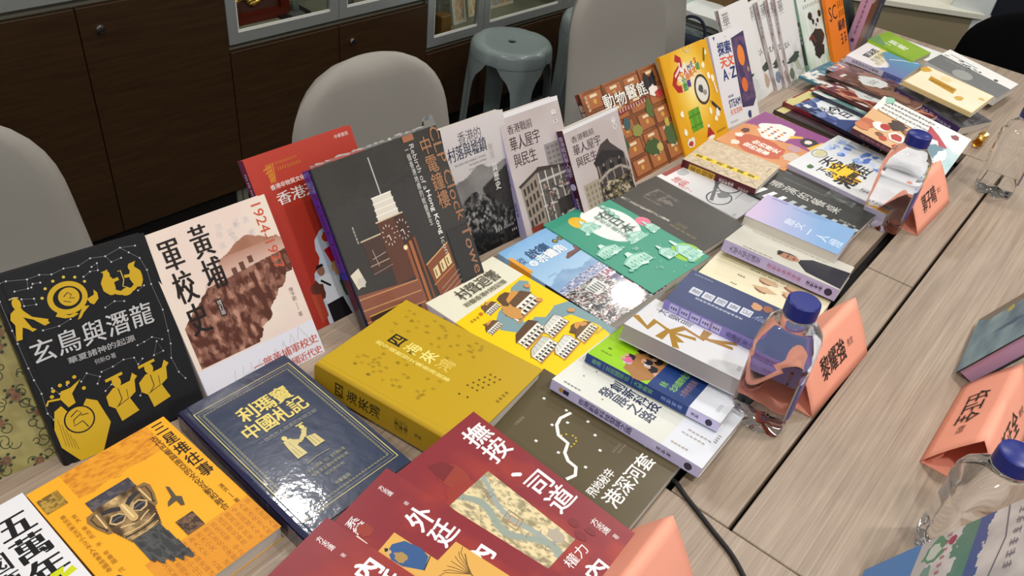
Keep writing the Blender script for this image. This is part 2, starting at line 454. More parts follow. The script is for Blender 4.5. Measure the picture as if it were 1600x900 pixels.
# corners of each book's front cover (top left, top right, bottom right, bottom left), metres, z from the table top
POSE = {
    'w50k': ((-0.0113, 0.7666, 0.0220), (0.1587, 0.7639, 0.0220), (0.1548, 0.5239, 0.0220), (-0.0151, 0.5266, 0.0220)),
    'sanx': ((0.1600, 0.7577, 0.0220), (0.3339, 0.7564, 0.0220), (0.3320, 0.5164, 0.0220), (0.1581, 0.5178, 0.0220)),
    'blue': ((0.3485, 0.7422, 0.0300), (0.5100, 0.7355, 0.0300), (0.4990, 0.4737, 0.0300), (0.3376, 0.4805, 0.0300)),
    'gold': ((0.5188, 0.6777, 0.0480), (0.7151, 0.7021, 0.0340), (0.7457, 0.4561, 0.0340), (0.5494, 0.4317, 0.0480)),
    'red3': ((0.4298, 0.4548, 0.0600), (0.5948, 0.4574, 0.0600), (0.5989, 0.1978, 0.0400), (0.4339, 0.1951, 0.0400)),
    'red2': ((0.2863, 0.4426, 0.0660), (0.4496, 0.4663, 0.0660), (0.4841, 0.2290, 0.0550), (0.3208, 0.2052, 0.0550)),
    'red1': ((0.1881, 0.4352, 0.0760), (0.3517, 0.4568, 0.0760), (0.3832, 0.2190, 0.0700), (0.2196, 0.1973, 0.0700)),
    'vill': ((0.7470, 0.7020, 0.0160), (0.9202, 0.7003, 0.0160), (0.9177, 0.4398, 0.0160), (0.7445, 0.4414, 0.0160)),
    'sky': ((0.9341, 0.7004, 0.0160), (1.0949, 0.6892, 0.0160), (1.0777, 0.4432, 0.0160), (0.9170, 0.4544, 0.0160)),
    'green': ((1.0599, 0.6990, 0.0180), (1.2292, 0.6838, 0.0180), (1.2066, 0.4324, 0.0180), (1.0373, 0.4476, 0.0180)),
    'dark': ((1.2342, 0.6726, 0.0140), (1.3833, 0.6564, 0.0140), (1.3595, 0.4363, 0.0140), (1.2103, 0.4524, 0.0140)),
    'glass': ((1.3880, 0.6560, 0.0120), (1.5373, 0.6417, 0.0120), (1.5187, 0.4473, 0.0120), (1.3694, 0.4616, 0.0120)),
    'beige': ((1.4629, 0.6425, 0.0300), (1.5938, 0.6502, 0.0300), (1.6035, 0.4845, 0.0300), (1.4726, 0.4768, 0.0300)),
    'orange': ((1.6216, 0.6489, 0.0180), (1.8509, 0.6372, 0.0180), (1.8421, 0.4646, 0.0180), (1.6129, 0.4763, 0.0180)),
    'wild': ((1.6335, 0.4805, 0.0260), (1.8603, 0.4575, 0.0260), (1.8371, 0.2286, 0.0260), (1.6103, 0.2517, 0.0260)),
    'clap': ((1.4698, 0.4912, 0.0160), (1.6298, 0.4881, 0.0160), (1.6256, 0.2688, 0.0160), (1.4656, 0.2719, 0.0160)),
    'pale': ((1.3307, 0.4367, 0.0500), (1.4694, 0.4503, 0.0320), (1.4864, 0.2714, 0.0280), (1.3478, 0.2578, 0.0460)),
    'portrait': ((1.2132, 0.4181, 0.0600), (1.3550, 0.4340, 0.0260), (1.3766, 0.2285, 0.0200), (1.2347, 0.2126, 0.0540)),
    'navybook': ((1.0005, 0.4095, 0.0500), (1.1153, 0.4231, 0.0420), (1.1404, 0.2098, 0.0380), (1.0255, 0.1962, 0.0460)),
    'creambook': ((1.0757, 0.4169, 0.0260), (1.2255, 0.4245, 0.0260), (1.2358, 0.2174, 0.0260), (1.0860, 0.2099, 0.0260)),
    'zigzag': ((0.8821, 0.4137, 0.0660), (1.0200, 0.4335, 0.0250), (1.0448, 0.2482, 0.0190), (0.9069, 0.2284, 0.0600)),
    'limeblue': ((0.8070, 0.4244, 0.0480), (0.9476, 0.4389, 0.0140), (0.9682, 0.2289, 0.0100), (0.8276, 0.2145, 0.0440)),
    'tech': ((0.7344, 0.4320, 0.0400), (0.8944, 0.4409, 0.0180), (0.9070, 0.2046, 0.0140), (0.7471, 0.1957, 0.0360)),
    'olive': ((0.5934, 0.4592, 0.0180), (0.7633, 0.4656, 0.0180), (0.7723, 0.2257, 0.0180), (0.6024, 0.2193, 0.0180)),
    'food': ((1.8118, 0.4224, 0.0750), (2.0245, 0.4294, 0.0848), (2.0329, 0.2170, 0.0548), (1.8202, 0.2100, 0.0450)),
    'navy': ((1.9103, 0.5935, 0.0340), (2.0763, 0.5567, 0.0340), (2.0243, 0.3224, 0.0340), (1.8584, 0.3592, 0.0340)),
    'mint': ((2.0001, 0.5892, 0.0440), (2.1678, 0.5623, 0.0300), (2.1297, 0.3253, 0.0300), (1.9620, 0.3523, 0.0440)),
    'maroon': ((2.0227, 0.5847, 0.0540), (2.1901, 0.5569, 0.0340), (2.1508, 0.3202, 0.0340), (1.9834, 0.3480, 0.0540)),
    'bluewhite': ((2.2702, 0.6132, 0.0600), (2.4248, 0.6101, 0.0600), (2.4217, 0.4529, 0.0500), (2.2671, 0.4560, 0.0500)),
    'colour': ((2.1667, 0.6207, 0.0450), (2.3363, 0.6358, 0.0290), (2.3575, 0.3968, 0.0290), (2.1880, 0.3817, 0.0450)),
    'teal': ((2.0913, 0.6623, 0.0340), (2.2606, 0.6472, 0.0340), (2.2392, 0.4081, 0.0340), (2.0699, 0.4233, 0.0340)),
    'lime': ((2.4209, 0.6114, 0.0700), (2.5368, 0.5968, 0.0700), (2.5195, 0.4604, 0.0550), (2.4036, 0.4751, 0.0550)),
    'creamgold': ((2.1736, 0.4327, 0.0800), (2.3332, 0.4216, 0.0800), (2.3209, 0.2439, 0.0650), (2.1614, 0.2549, 0.0650)),
    'purple': ((2.1842, 0.4464, 0.0550), (2.3480, 0.4055, 0.0353), (2.2992, 0.2205, 0.0123), (2.1353, 0.2613, 0.0320)),
    'grey': ((2.4071, 0.4431, 0.0650), (2.5656, 0.4262, 0.0650), (2.5444, 0.2264, 0.0400), (2.3858, 0.2432, 0.0400)),
    'black': ((0.2393, 0.9070, 0.2114), (0.4140, 0.8739, 0.2114), (0.3909, 0.7520, 0.0000), (0.2162, 0.7851, 0.0000)),
    'whampoa': ((0.4078, 0.8740, 0.2055), (0.5862, 0.8576, 0.2055), (0.5742, 0.7270, 0.0000), (0.3957, 0.7435, 0.0000)),
    'redtin': ((0.5914, 0.9093, 0.2342), (0.7787, 0.8958, 0.2342), (0.7687, 0.7581, 0.0000), (0.5814, 0.7716, 0.0000)),
    'clock': ((0.6508, 0.8342, 0.2303), (0.8864, 0.8151, 0.2303), (0.8747, 0.6708, 0.0000), (0.6391, 0.6899, 0.0000)),
    'market': ((0.9046, 0.8221, 0.2114), (1.0446, 0.8071, 0.2114), (1.0351, 0.7181, 0.0000), (0.8951, 0.7332, 0.0000)),
    'upper': ((1.0311, 0.8070, 0.2031), (1.1803, 0.7899, 0.2031), (1.1678, 0.6807, 0.0000), (1.0186, 0.6978, 0.0000)),
    'lower': ((1.1541, 0.7496, 0.1563), (1.3197, 0.7411, 0.1563), (1.3151, 0.6523, 0.0000), (1.1495, 0.6608, 0.0000)),
    'animal': ((1.2867, 0.8108, 0.1658), (1.5480, 0.7979, 0.1658), (1.5418, 0.6726, 0.0000), (1.2805, 0.6855, 0.0000)),
    'yellow': ((1.5344, 0.7832, 0.1856), (1.7222, 0.7754, 0.1856), (1.7173, 0.6585, 0.0000), (1.5295, 0.6664, 0.0000)),
    'astro': ((1.7417, 0.7785, 0.1830), (1.8782, 0.7626, 0.1830), (1.8654, 0.6536, 0.0000), (1.7290, 0.6695, 0.0000)),
    'hua': ((1.8364, 0.8135, 0.2126), (1.9864, 0.8135, 0.2126), (1.9864, 0.6887, 0.0000), (1.8364, 0.6887, 0.0000)),
    'hb': ((1.9748, 0.8108, 0.1955), (2.1242, 0.8235, 0.1955), (2.1345, 0.7027, 0.0000), (1.9851, 0.6900, 0.0000)),
    'hc': ((2.0220, 0.7992, 0.1983), (2.1715, 0.8111, 0.1983), (2.1808, 0.6948, 0.0000), (2.0312, 0.6830, 0.0000)),
    'hd': ((2.0585, 0.7898, 0.1997), (2.2081, 0.8012, 0.1997), (2.2168, 0.6874, 0.0000), (2.0672, 0.6760, 0.0000)),
    'he': ((2.0798, 0.7801, 0.2018), (2.2295, 0.7909, 0.2018), (2.2374, 0.6808, 0.0000), (2.0878, 0.6700, 0.0000)),
    'panda': ((2.2013, 0.7806, 0.1983), (2.3634, 0.7767, 0.1983), (2.3606, 0.6602, 0.0000), (2.1986, 0.6640, 0.0000)),
    'orangebook': ((2.3300, 0.7536, 0.1946), (2.4577, 0.7580, 0.1946), (2.4613, 0.6555, 0.0000), (2.3335, 0.6511, 0.0000)),
    'pinkspine': ((2.4873, 0.6523, 0.2200), (2.6305, 0.6554, 0.2200), (2.6304, 0.6589, 0.0000), (2.4872, 0.6559, 0.0000)),
    'brocade': ((0.0666, 0.9640, 0.2114), (0.2413, 0.9309, 0.2114), (0.2182, 0.8090, 0.0000), (0.0435, 0.8421, 0.0000)),
    'darkgreen': ((2.4300, 0.7656, 0.1946), (2.5577, 0.7700, 0.1946), (2.5613, 0.6675, 0.0000), (2.4335, 0.6631, 0.0000)),
    'stk0': ((1.8552, 0.6196, 0.0105), (2.0249, 0.6094, 0.0105), (2.0117, 0.3898, 0.0105), (1.8420, 0.4000, 0.0105)),
    'stk1': ((1.8698, 0.6241, 0.0215), (2.0391, 0.6088, 0.0215), (2.0193, 0.3897, 0.0215), (1.8500, 0.4050, 0.0215)),
    'stk2': ((1.9070, 0.6209, 0.0325), (2.0761, 0.6039, 0.0325), (2.0542, 0.3850, 0.0325), (1.8850, 0.4020, 0.0325)),
    'brown': ((2.1185, 0.6058, 0.0500), (2.2677, 0.5909, 0.0400), (2.2443, 0.3570, 0.0400), (2.0950, 0.3720, 0.0500)),
    'rbook': ((1.4040, -0.0880, 0.2303), (1.2350, -0.1020, 0.2303), (1.2350, -0.0010, 0.0126), (1.4040, 0.0130, 0.0126)),
    'rsheet': ((0.7750, -0.1204, 0.2496), (0.5950, -0.1324, 0.2496), (0.5950, -0.0350, 0.0085), (0.7750, -0.0230, 0.0085))}

# ------------------------------------------------------------------ setting
PSI = math.radians(-4.0)                    # the cabinet wall runs almost parallel to the table
WX, WY = 0.94, 2.102
M_DARK = wood('dark_walnut_veneer', (38, 23, 8), (66, 43, 19), (2.2, 26, 26), 0.4, 130, 0.05)
M_DARK2 = mat('cabinet_gap_black', (12, 7, 5), 0.6)
M_ALU = mat('brushed_aluminium', (196, 200, 198), 0.42, 0.75, noise=0.05, nscale=90)
M_KNOB = mat('chrome_lock', (205, 205, 205), 0.18, 1.0)
M_WALL = mat('painted_wall', (188, 180, 162), 0.85, noise=0.03, nscale=6)
M_FLOOR = mat('grey_carpet', (58, 56, 52), 0.95, noise=0.35, nscale=160, bump=0.4, bscale=400)
M_CEIL = mat('ceiling_tile', (225, 224, 220), 0.9)
M_GREYSHELF = mat('cabinet_lining', (122, 119, 104), 0.7, noise=0.12, nscale=12)

def wallm(s, y=0.0, z=0.0):
    """matrix: s along the cabinet front, y into the wall, z up from the floor"""
    c, sn = math.cos(PSI), math.sin(PSI)
    return Matrix.Translation((WX + s * c - y * sn, WY + s * sn + y * c, z)) @ Matrix.Rotation(PSI, 4, 'Z')

tag(box('floor', -3.0, 9.0, -3.0, 3.4, -0.05, 0.0, M_FLOOR), None, None, kind='structure')
o = box('wall_left', -3.4, 8.0, 0.43, 0.53, 0.0, 2.76, M_WALL); o.matrix_world = wallm(0); tag(o, None, None, kind='structure')
tag(box('wall_far', 8.6, 8.7, -3.0, 3.0, 0.0, 2.76, M_WALL), None, None, kind='structure')
tag(box('ceiling', -3.0, 9.0, -3.0, 3.4, 2.70, 2.76, M_CEIL), None, None, kind='structure')

# ------------------------------------------------------------------ glazed cabinets along the wall
M_GLASS = bpy.data.materials.new('clear_glass_pane')
M_GLASS.use_nodes = True
_nt = M_GLASS.node_tree
for n in list(_nt.nodes): _nt.nodes.remove(n)
_o = _nt.nodes.new('ShaderNodeOutputMaterial'); _t = _nt.nodes.new('ShaderNodeBsdfTransparent'); _g = _nt.nodes.new('ShaderNodeBsdfGlossy')
_m = _nt.nodes.new('ShaderNodeMixShader'); _f = _nt.nodes.new('ShaderNodeFresnel'); _f.inputs[0].default_value = 1.35
_t.inputs[0].default_value = (0.9, 0.93, 0.9, 1); _g.inputs['Roughness'].default_value = 0.03
_ge = _nt.nodes.new('ShaderNodeNewGeometry'); _s1 = _nt.nodes.new('ShaderNodeMath'); _s1.operation = 'SUBTRACT'; _s1.inputs[0].default_value = 1.0
_s2 = _nt.nodes.new('ShaderNodeMath'); _s2.operation = 'MULTIPLY'
_nt.links.new(_ge.outputs['Backfacing'], _s1.inputs[1]); _nt.links.new(_s1.outputs[0], _s2.inputs[0]); _nt.links.new(_f.outputs[0], _s2.inputs[1])
_nt.links.new(_s2.outputs[0], _m.inputs[0]); _nt.links.new(_t.outputs[0], _m.inputs[1]); _nt.links.new(_g.outputs[0], _m.inputs[2]); _nt.links.new(_m.outputs[0], _o.inputs[0])

def cabinet(s0, s1, seam, zg, label, glass=True):
    """zg: underside of the glass doors above the floor"""
    t = thing('display_cabinet', label, 'cabinet', matrix=wallm(s0))
    w = s1 - s0
    sm = seam - s0
    boxes('carcass', [(0.002, w - 0.002, 0.40, 0.42, 0.0, 2.2), (0.002, 0.02, 0.022, 0.40, 0.0, 2.2), (w - 0.02, w - 0.002, 0.022, 0.40, 0.0, 2.2),
                      (0.02, w - 0.02, 0.022, 0.40, zg - 0.03, zg + 0.004), (0.02, w - 0.02, 0.022, 0.40, 0.08, 0.1),
                      (0.02, w - 0.02, 0.022, 0.40, zg + 0.62, zg + 0.64), (0.02, w - 0.02, 0.022, 0.40, 2.18, 2.2)], M_GREYSHELF, t)
    box('plinth', 0.0, w, 0.03, 0.05, 0.0, 0.085, M_DARK2, t)
    for k, (a, b) in enumerate(((0.0, sm), (sm, w))):
        d = box('door', a + 0.0015, b - 0.0015, 0.0, 0.02, 0.092, zg - 0.024, M_DARK, t, bevel=0.0008)
        if k == 1:
            bm = bmesh.new(); lathe_bm(bm, [(0.002, 0), (0.0105, 0.0), (0.0115, 0.003), (0.0095, 0.008), (0.004, 0.0085)], 20)
            kn = link('lock_knob', mesh_bm('lock_knob', bm, 0.6), M_KNOB, d)
            kn.matrix_local = Matrix.Translation((a + 0.053, 0.0, zg - 0.024 - 0.062)) @ Matrix.Rotation(math.pi / 2, 4, 'X')
            bk = box('keyhole', -0.0012, 0.0012, -0.0035, 0.0035, 0.0084, 0.0088, M_DARK2, d); bk.matrix_local = kn.matrix_local.copy()
        f = 0.032
        g0, g1, h0, h1 = a + 0.001, b - 0.001, zg, 2.15
        fr = boxes('glass_door', [(g0, g0 + f, -0.002, 0.018, h0, h1), (g1 - f, g1, -0.002, 0.018, h0, h1), (g0 + f, g1 - f, -0.002, 0.018, h0, h0 + f),
                                  (g0 + f, g1 - f, -0.002, 0.018, h1 - f, h1)], M_ALU, t)
        bx = boxes('inner_bead', [(g0 + f, g1 - f, 0.001, 0.006, h0 + f, h0 + f + 0.006), (g0 + f, g0 + f + 0.005, 0.001, 0.006, h0 + f + .006, h1 - f)], mat('pale_bead', (214, 214, 206), 0.4), fr)
        box('pane', g0 + f, g1 - f, 0.007, 0.011, h0 + f, h1 - f, M_GLASS, fr)
    if glass:
        d = bpy.data.lights.new('added_cabinet_fill', 'AREA'); d.shape = 'RECTANGLE'; d.size = w - 0.1; d.size_y = 0.03; d.energy = 0.45; d.color = (1.0, 0.95, 0.85)  # added fill light to brighten the dark cabinet interior, no real fitting
        lo = bpy.data.objects.new('added_cabinet_fill', d); COL.objects.link(lo); lo.matrix_world = wallm((s0 + s1) / 2, 0.06, zg + 0.61)
    return t
cabinet(-0.43, 0.41, 0.0, TZ + 0.037, 'dark wood cabinet at far left with glass doors set highest')
cabinet(0.41, 1.19, 0.805, TZ - 0.172, 'dark wood cabinet behind first whole grey chair with gold plaque behind glass')
cabinet(1.19, 1.95, 1.478, TZ - 0.357, 'dark wood cabinet with low glass doors behind nearest plastic stool')
cabinet(1.95, 2.70, 2.33, TZ - 0.357, 'dark wood cabinet with low glass doors behind second grey upholstered chair')
cabinet(2.70, 3.46, 3.08, TZ - 0.357, 'dark wood cabinet beyond the stools, farthest along the wall')

# things on show behind the glass
def on_shelf(s, y, z): return wallm(s, y, z)
GOLD = mat('gold_metal', (222, 178, 92), 0.28, 0.9)
def plaque():
    t = thing('carved_plaque', 'red wooden presentation tray with gold carp ornament behind cabinet glass', 'plaque', matrix=on_shelf(0.455, 0.10, TZ - 0.168 + 0.001))
    M_RW = mat('red_lacquered_wood', (96, 26, 14), 0.3, coat=0.4)
    boxes('frame', [(0.0, 0.235, 0.0, 0.03, 0.0, 0.03), (0.0, 0.03, 0.0, 0.03, 0.03, 0.30), (0.205, 0.235, 0.0, 0.03, 0.03, 0.30), (0.03, 0.205, 0.0, 0.03, 0.27, 0.30)], M_RW, t)
    box('backing', 0.03, 0.205, 0.018, 0.026, 0.03, 0.27, mat('maroon_velvet', (92, 52, 48), 0.8), t)
    bm = bmesh.new()
    r = random.Random(4)
    for k in range(26):
        u = k / 25.0
        x = 0.05 + 0.135 * u
        z = 0.070 + 0.012 * math.sin(u * 9) + r.uniform(-0.006, 0.006)
        m4 = Matrix.Translation((x, 0.012, z)) @ Matrix.Rotation(r.uniform(-.8, .8), 4, 'Y') @ Matrix.Diagonal((r.uniform(.010, .018), 0.006, r.uniform(.005, .011), 1))
        bmesh.ops.create_icosphere(bm, subdivisions=1, radius=1.0, matrix=m4)
    for k in range(14):
        m4 = Matrix.Translation((0.08 + 0.006 * k, 0.012, 0.16 + 0.01 * math.sin(k))) @ Matrix.Diagonal((0.009, 0.006, 0.009, 1))
        bmesh.ops.create_icosphere(bm, subdivisions=1, radius=1.0, matrix=m4)
    link('gold_carp', mesh_bm('gold_carp', bm, 0.9), GOLD, t)
    box('base', 0.19, 0.30, -0.02, 0.06, -0.0005, 0.006, mat('black_stand', (28, 24, 22), 0.4), t)
plaque()
def crystal(s, y, z, h, label, c=(200, 205, 205)):
    t = thing('crystal_trophy', label, 'trophy', matrix=on_shelf(s, y, z))
    lathe('stem', [(0.028, 0), (0.03, 0.006), (0.012, 0.014), (0.008, h * .5), (0.022, h * .7), (0.026, h * .9), (0.014, h)], mat('crystal', c, 0.08, trans=0.85, ior=1.5), t, 8, 0.2)
    lathe('foot', [(0.034, -0.0), (0.034, 0.005)], mat('black_stand', (28, 24, 22), 0.4), t, 20)
def frame_thing(s, y, z, w, h, label, c, pic, lean=0.2):
    t = thing('framed_certificate', label, 'picture frame', matrix=on_shelf(s, y, z) @ Matrix.Rotation(-lean, 4, 'X'))
    boxes('frame', [(0, w, 0, 0.012, 0, 0.01), (0, w, 0, 0.012, h - .01, h), (0, 0.01, 0, 0.012, .01, h - .01), (w - .01, w, 0, 0.012, .01, h - .01)], mat('frame_%d_%d' % c[:2], c, 0.4), t)
    cv = Canvas(w - 0.02, h - 0.02)
    cv.paint(0, 0, 1, 1, 14, 14, blotch(pic, (4, 5), int(s * 100), False))
    p = box('picture', 0.01, w - .01, 0.005, 0.009, 0.01, h - .01, mat('card_white', (225, 220, 205), 0.7), t)
    cv.build(p, PRINT['satin'], lambda x, y, q: (0.01 + x, 0.005 - q, 0.01 + y), ('picture_print', 'lettering'))
Z2 = TZ - 0.168 + 0.001; Z3 = TZ - 0.353 + 0.001
frame_thing(0.71, 0.2, Z2, 0.07, 0.12, 'small gold framed card beside red tray behind glass', (176, 150, 90), [(214, 200, 160), (190, 170, 120), (230, 220, 190)])
crystal(0.735 - 0.03, 0.09, Z2, 0.13, 'thin clear glass column beside red wooden tray')
crystal(0.90, 0.10, Z2, 0.12, 'clear crystal trophy behind the second glass door of middle cabinet')
frame_thing(0.98, 0.22, Z2, 0.13, 0.16, 'pale certificate leaning behind second glass door of middle cabinet', (120, 116, 106), [(190, 190, 170), (150, 150, 140), (210, 205, 190)])
frame_thing(1.23, 0.25, Z3, 0.10, 0.20, 'tall pale certificate at left inside lowest glass cabinet', (70, 70, 60), [(170, 172, 150), (150, 150, 130), (190, 190, 170)])
crystal(1.28, 0.10, Z3, 0.15, 'cut crystal trophy with bright sparkle inside lowest glass cabinet')
crystal(1.37, 0.14, Z3, 0.16, 'darker smoky crystal trophy beside sparkling one', (120, 118, 116))
tag(box('amber_box', 0, 0.05, 0, 0.05, 0, 0.075, mat('amber_card', (120, 86, 40), 0.5), None, 0.003), 'small amber brown box among trophies in lowest cabinet', 'box').matrix_world = on_shelf(1.30, 0.04, Z3)
frame_thing(1.42, 0.10, Z3, 0.07, 0.16, 'easel backed orange and white card nearest cabinet post', (210, 205, 195), [(225, 215, 200), (220, 140, 90), (235, 230, 220), (200, 170, 140)])
frame_thing(1.53, 0.13, Z3, 0.09, 0.15, 'cream and orange card inside lowest cabinet right of its post', (215, 205, 180), [(226, 216, 190), (210, 150, 90), (235, 228, 205)])
frame_thing(1.66, 0.15, Z3, 0.15, 0.17, 'wide blue grey picture card in lowest cabinet above the stool', (205, 190, 170), [(150, 158, 160), (200, 130, 80), (180, 185, 186), (120, 130, 140)])

# ------------------------------------------------------------------ tables
M_TOP = wood('grey_oak_laminate', (130, 113, 97), (176, 158, 139), (1.6, 26, 26), 0.42, 230, 0.06, (0.32, 0.68))
M_LEG = mat('table_leg_grey', (92, 90, 88), 0.4, 0.6)
M_SLOT = mat('cable_slot_black', (14, 14, 14), 0.7)
def table(x0, x1, label, flaps=True):
    if not flaps:
        t = thing('conference_table', label, 'table', (x0, 0.0, 0.0))
        box('tabletop', 0.0016, x1 - x0, -0.62, 0.86, TZ - 0.028, TZ, M_TOP, t, 0.0012)
        for lx in (0.06, x1 - x0 - 0.11):
            for ly in (0.74, -0.52): box('leg', lx, lx + 0.05, ly, ly + 0.05, 0.0, TZ - 0.028, M_LEG, t)
        return t
    t = thing('conference_table', label, 'table', (x0, 0.0, 0.0), group=None)
    g = 0.0016
    L = x1 - x0
    z0, z1 = TZ - 0.028, TZ
    mid = L * (1.4305 - 0.7179) / (2.0756 - 0.7179)
    box('tabletop', g, L - g, 0.2365, 0.86, z0, z1, M_TOP, t, 0.0012)
    box('cable_flap', g, mid - g, 0.1325, 0.2165, z0, z1, M_TOP, t, 0.0012)
    box('cable_flap', mid + g, L - g, 0.1325, 0.2165, z0, z1, M_TOP, t, 0.0012)
    box('tabletop', g, L - g, -0.62, 0.127, z0, z1, M_TOP, t, 0.0012)
    box('cable_channel', 0.01, L - 0.01, 0.10, 0.26, TZ - 0.07, TZ - 0.034, M_SLOT, t)
    for lx in (0.06, L - 0.11):
        for ly in (0.74, -0.52):
            box('leg', lx, lx + 0.05, ly, ly + 0.05, 0.0, z0, M_LEG, t)
table(-0.64, 0.7179, 'grey oak conference table section nearest the camera under yellow and red books', False)
table(0.7179, 2.0756, 'grey oak conference table section in the middle holding name cards and bottles')
table(2.0756, 2.765, 'short grey oak table section at the far end under stacked books', False)

# ------------------------------------------------------------------ seating
M_FAB = mat('grey_upholstery', (150, 146, 139), 0.92, noise=0.05, nscale=500, bump=0.15, bscale=1500)
M_BLK = mat('black_plastic', (22, 22, 24), 0.5)
M_CHR = mat('chrome_tube', (190, 190, 192), 0.2, 1.0)
def backrest_mesh(hw_top, hw_bot, height, thick, curve=0.04, n=22, m=20):
    bm = bmesh.new()
    def prof(v):
        # half width at height v (0 bottom .. 1 top): taper with a rounded crown
        w = hw_bot + (hw_top - hw_bot) * v
        if v > 0.70:
            q = (v - 0.70) / 0.30
            w *= math.sqrt(max(0.0, 1 - (q ** 2.6) * 0.93))
        if v < 0.12:
            q = (0.12 - v) / 0.12
            w *= math.sqrt(max(0, 1 - 0.35 * q * q))
        return w
    F, B = [], []
    for j in range(m + 1):
        v = j / m
        v = 1 - (1 - v) ** 1.3
        w = prof(v)
        rf, rb = [], []
        for i in range(n + 1):
            u = -1 + 2 * i / n
            e = (1 - abs(u) ** 5) ** 0.5 * min(1.0, math.sqrt(max(0, (1 - v) * 14)) + 0.12)
            dish = curve * (1 - 0.75 * v) * u * u + 0.03 * math.exp(-((v - 0.28) / 0.2) ** 2) * (1 - u * u)
            lean = 0.16 * v * height * 0.7
            rf.append(bm.verts.new((u * w, lean + dish * -1 - thick / 2 * e - 0.0, v * height)))
            rb.append(bm.verts.new((u * w, lean + dish * -1 + thick / 2 * e + 0.001, v * height)))
        F.append(rf); B.append(rb)
    for j in range(m):
        for i in range(n):
            bm.faces.new((F[j][i], F[j][i + 1], F[j + 1][i + 1], F[j + 1][i]))
            bm.faces.new((B[j][i], B[j + 1][i], B[j + 1][i + 1], B[j][i + 1]))
        bm.faces.new((F[j][0], F[j + 1][0], B[j + 1][0], B[j][0]))
        bm.faces.new((F[j][n], B[j][n], B[j + 1][n], F[j + 1][n]))
    for i in range(n):
        bm.faces.new((F[0][i], B[0][i], B[0][i + 1], F[0][i + 1]))
        bm.faces.new((F[m][i], F[m][i + 1], B[m][i + 1], B[m][i]))
    return mesh_bm('backrest', bm, 3.14)
def office_chair(x, y, rz, label, fab=None, top=0.93, wide=1.0):
    t = thing('office_chair', label, 'chair', (x, y, 0), rz, 'office chairs along the table' if fab is None else None)
    fm = fab or M_FAB
    b = link('backrest', backrest_mesh(0.20 * wide, 0.243 * wide, top - 0.40, 0.055), fm, t); b.location = (0, 0.0, 0.40)
    bm = bmesh.new(); bm_box(bm, -0.23, 0.23, -0.45, 0.02, 0.38, 0.45); bmesh.ops.bevel(bm, geom=bm.edges[:], offset=0.03, segments=3, affect='EDGES')
    link('seat', mesh_bm('seat', bm, 3.14), fm, t)
    lathe('seat_post', [(0.03, 0.08), (0.03, 0.25), (0.02, 0.25), (0.02, 0.385)], M_CHR, t, 16).location = (0, -0.21, 0)
    for k in range(5):
        a = 2 * math.pi * k / 5 + 0.3
        lg = box('leg', 0.02, 0.28, -0.02, 0.02, 0.055, 0.085, M_BLK, t, 0.006); lg.location = (0, -0.21, 0); lg.rotation_euler = (0, 0, a)
        c = lathe('caster', [(0.012, 0.0), (0.026, 0.004), (0.026, 0.05), (0.012, 0.054)], M_BLK, lg, 14); c.location = (0.26, 0, 0.001)
office_chair(0.275, 1.24, math.radians(-3), 'grey upholstered chair cut off at left edge behind black book', top=0.985)
office_chair(1.055, 1.115, math.radians(-6), 'grey upholstered chair behind the red and clock tower books', wide=0.92)
office_chair(1.965, 1.115, math.radians(-5), 'grey upholstered chair behind the brown drawer book', top=0.96)
office_chair(2.50, 1.36, math.radians(-8), 'grey upholstered chair half hidden behind another near papers', top=0.95)
M_BKF = mat('black_fabric', (6, 6, 7), 0.95, spec=0.1)
office_chair(2.90, 0.165, math.radians(-80), 'black chair standing past the far table end', M_BKF, top=0.895, wide=1.4)

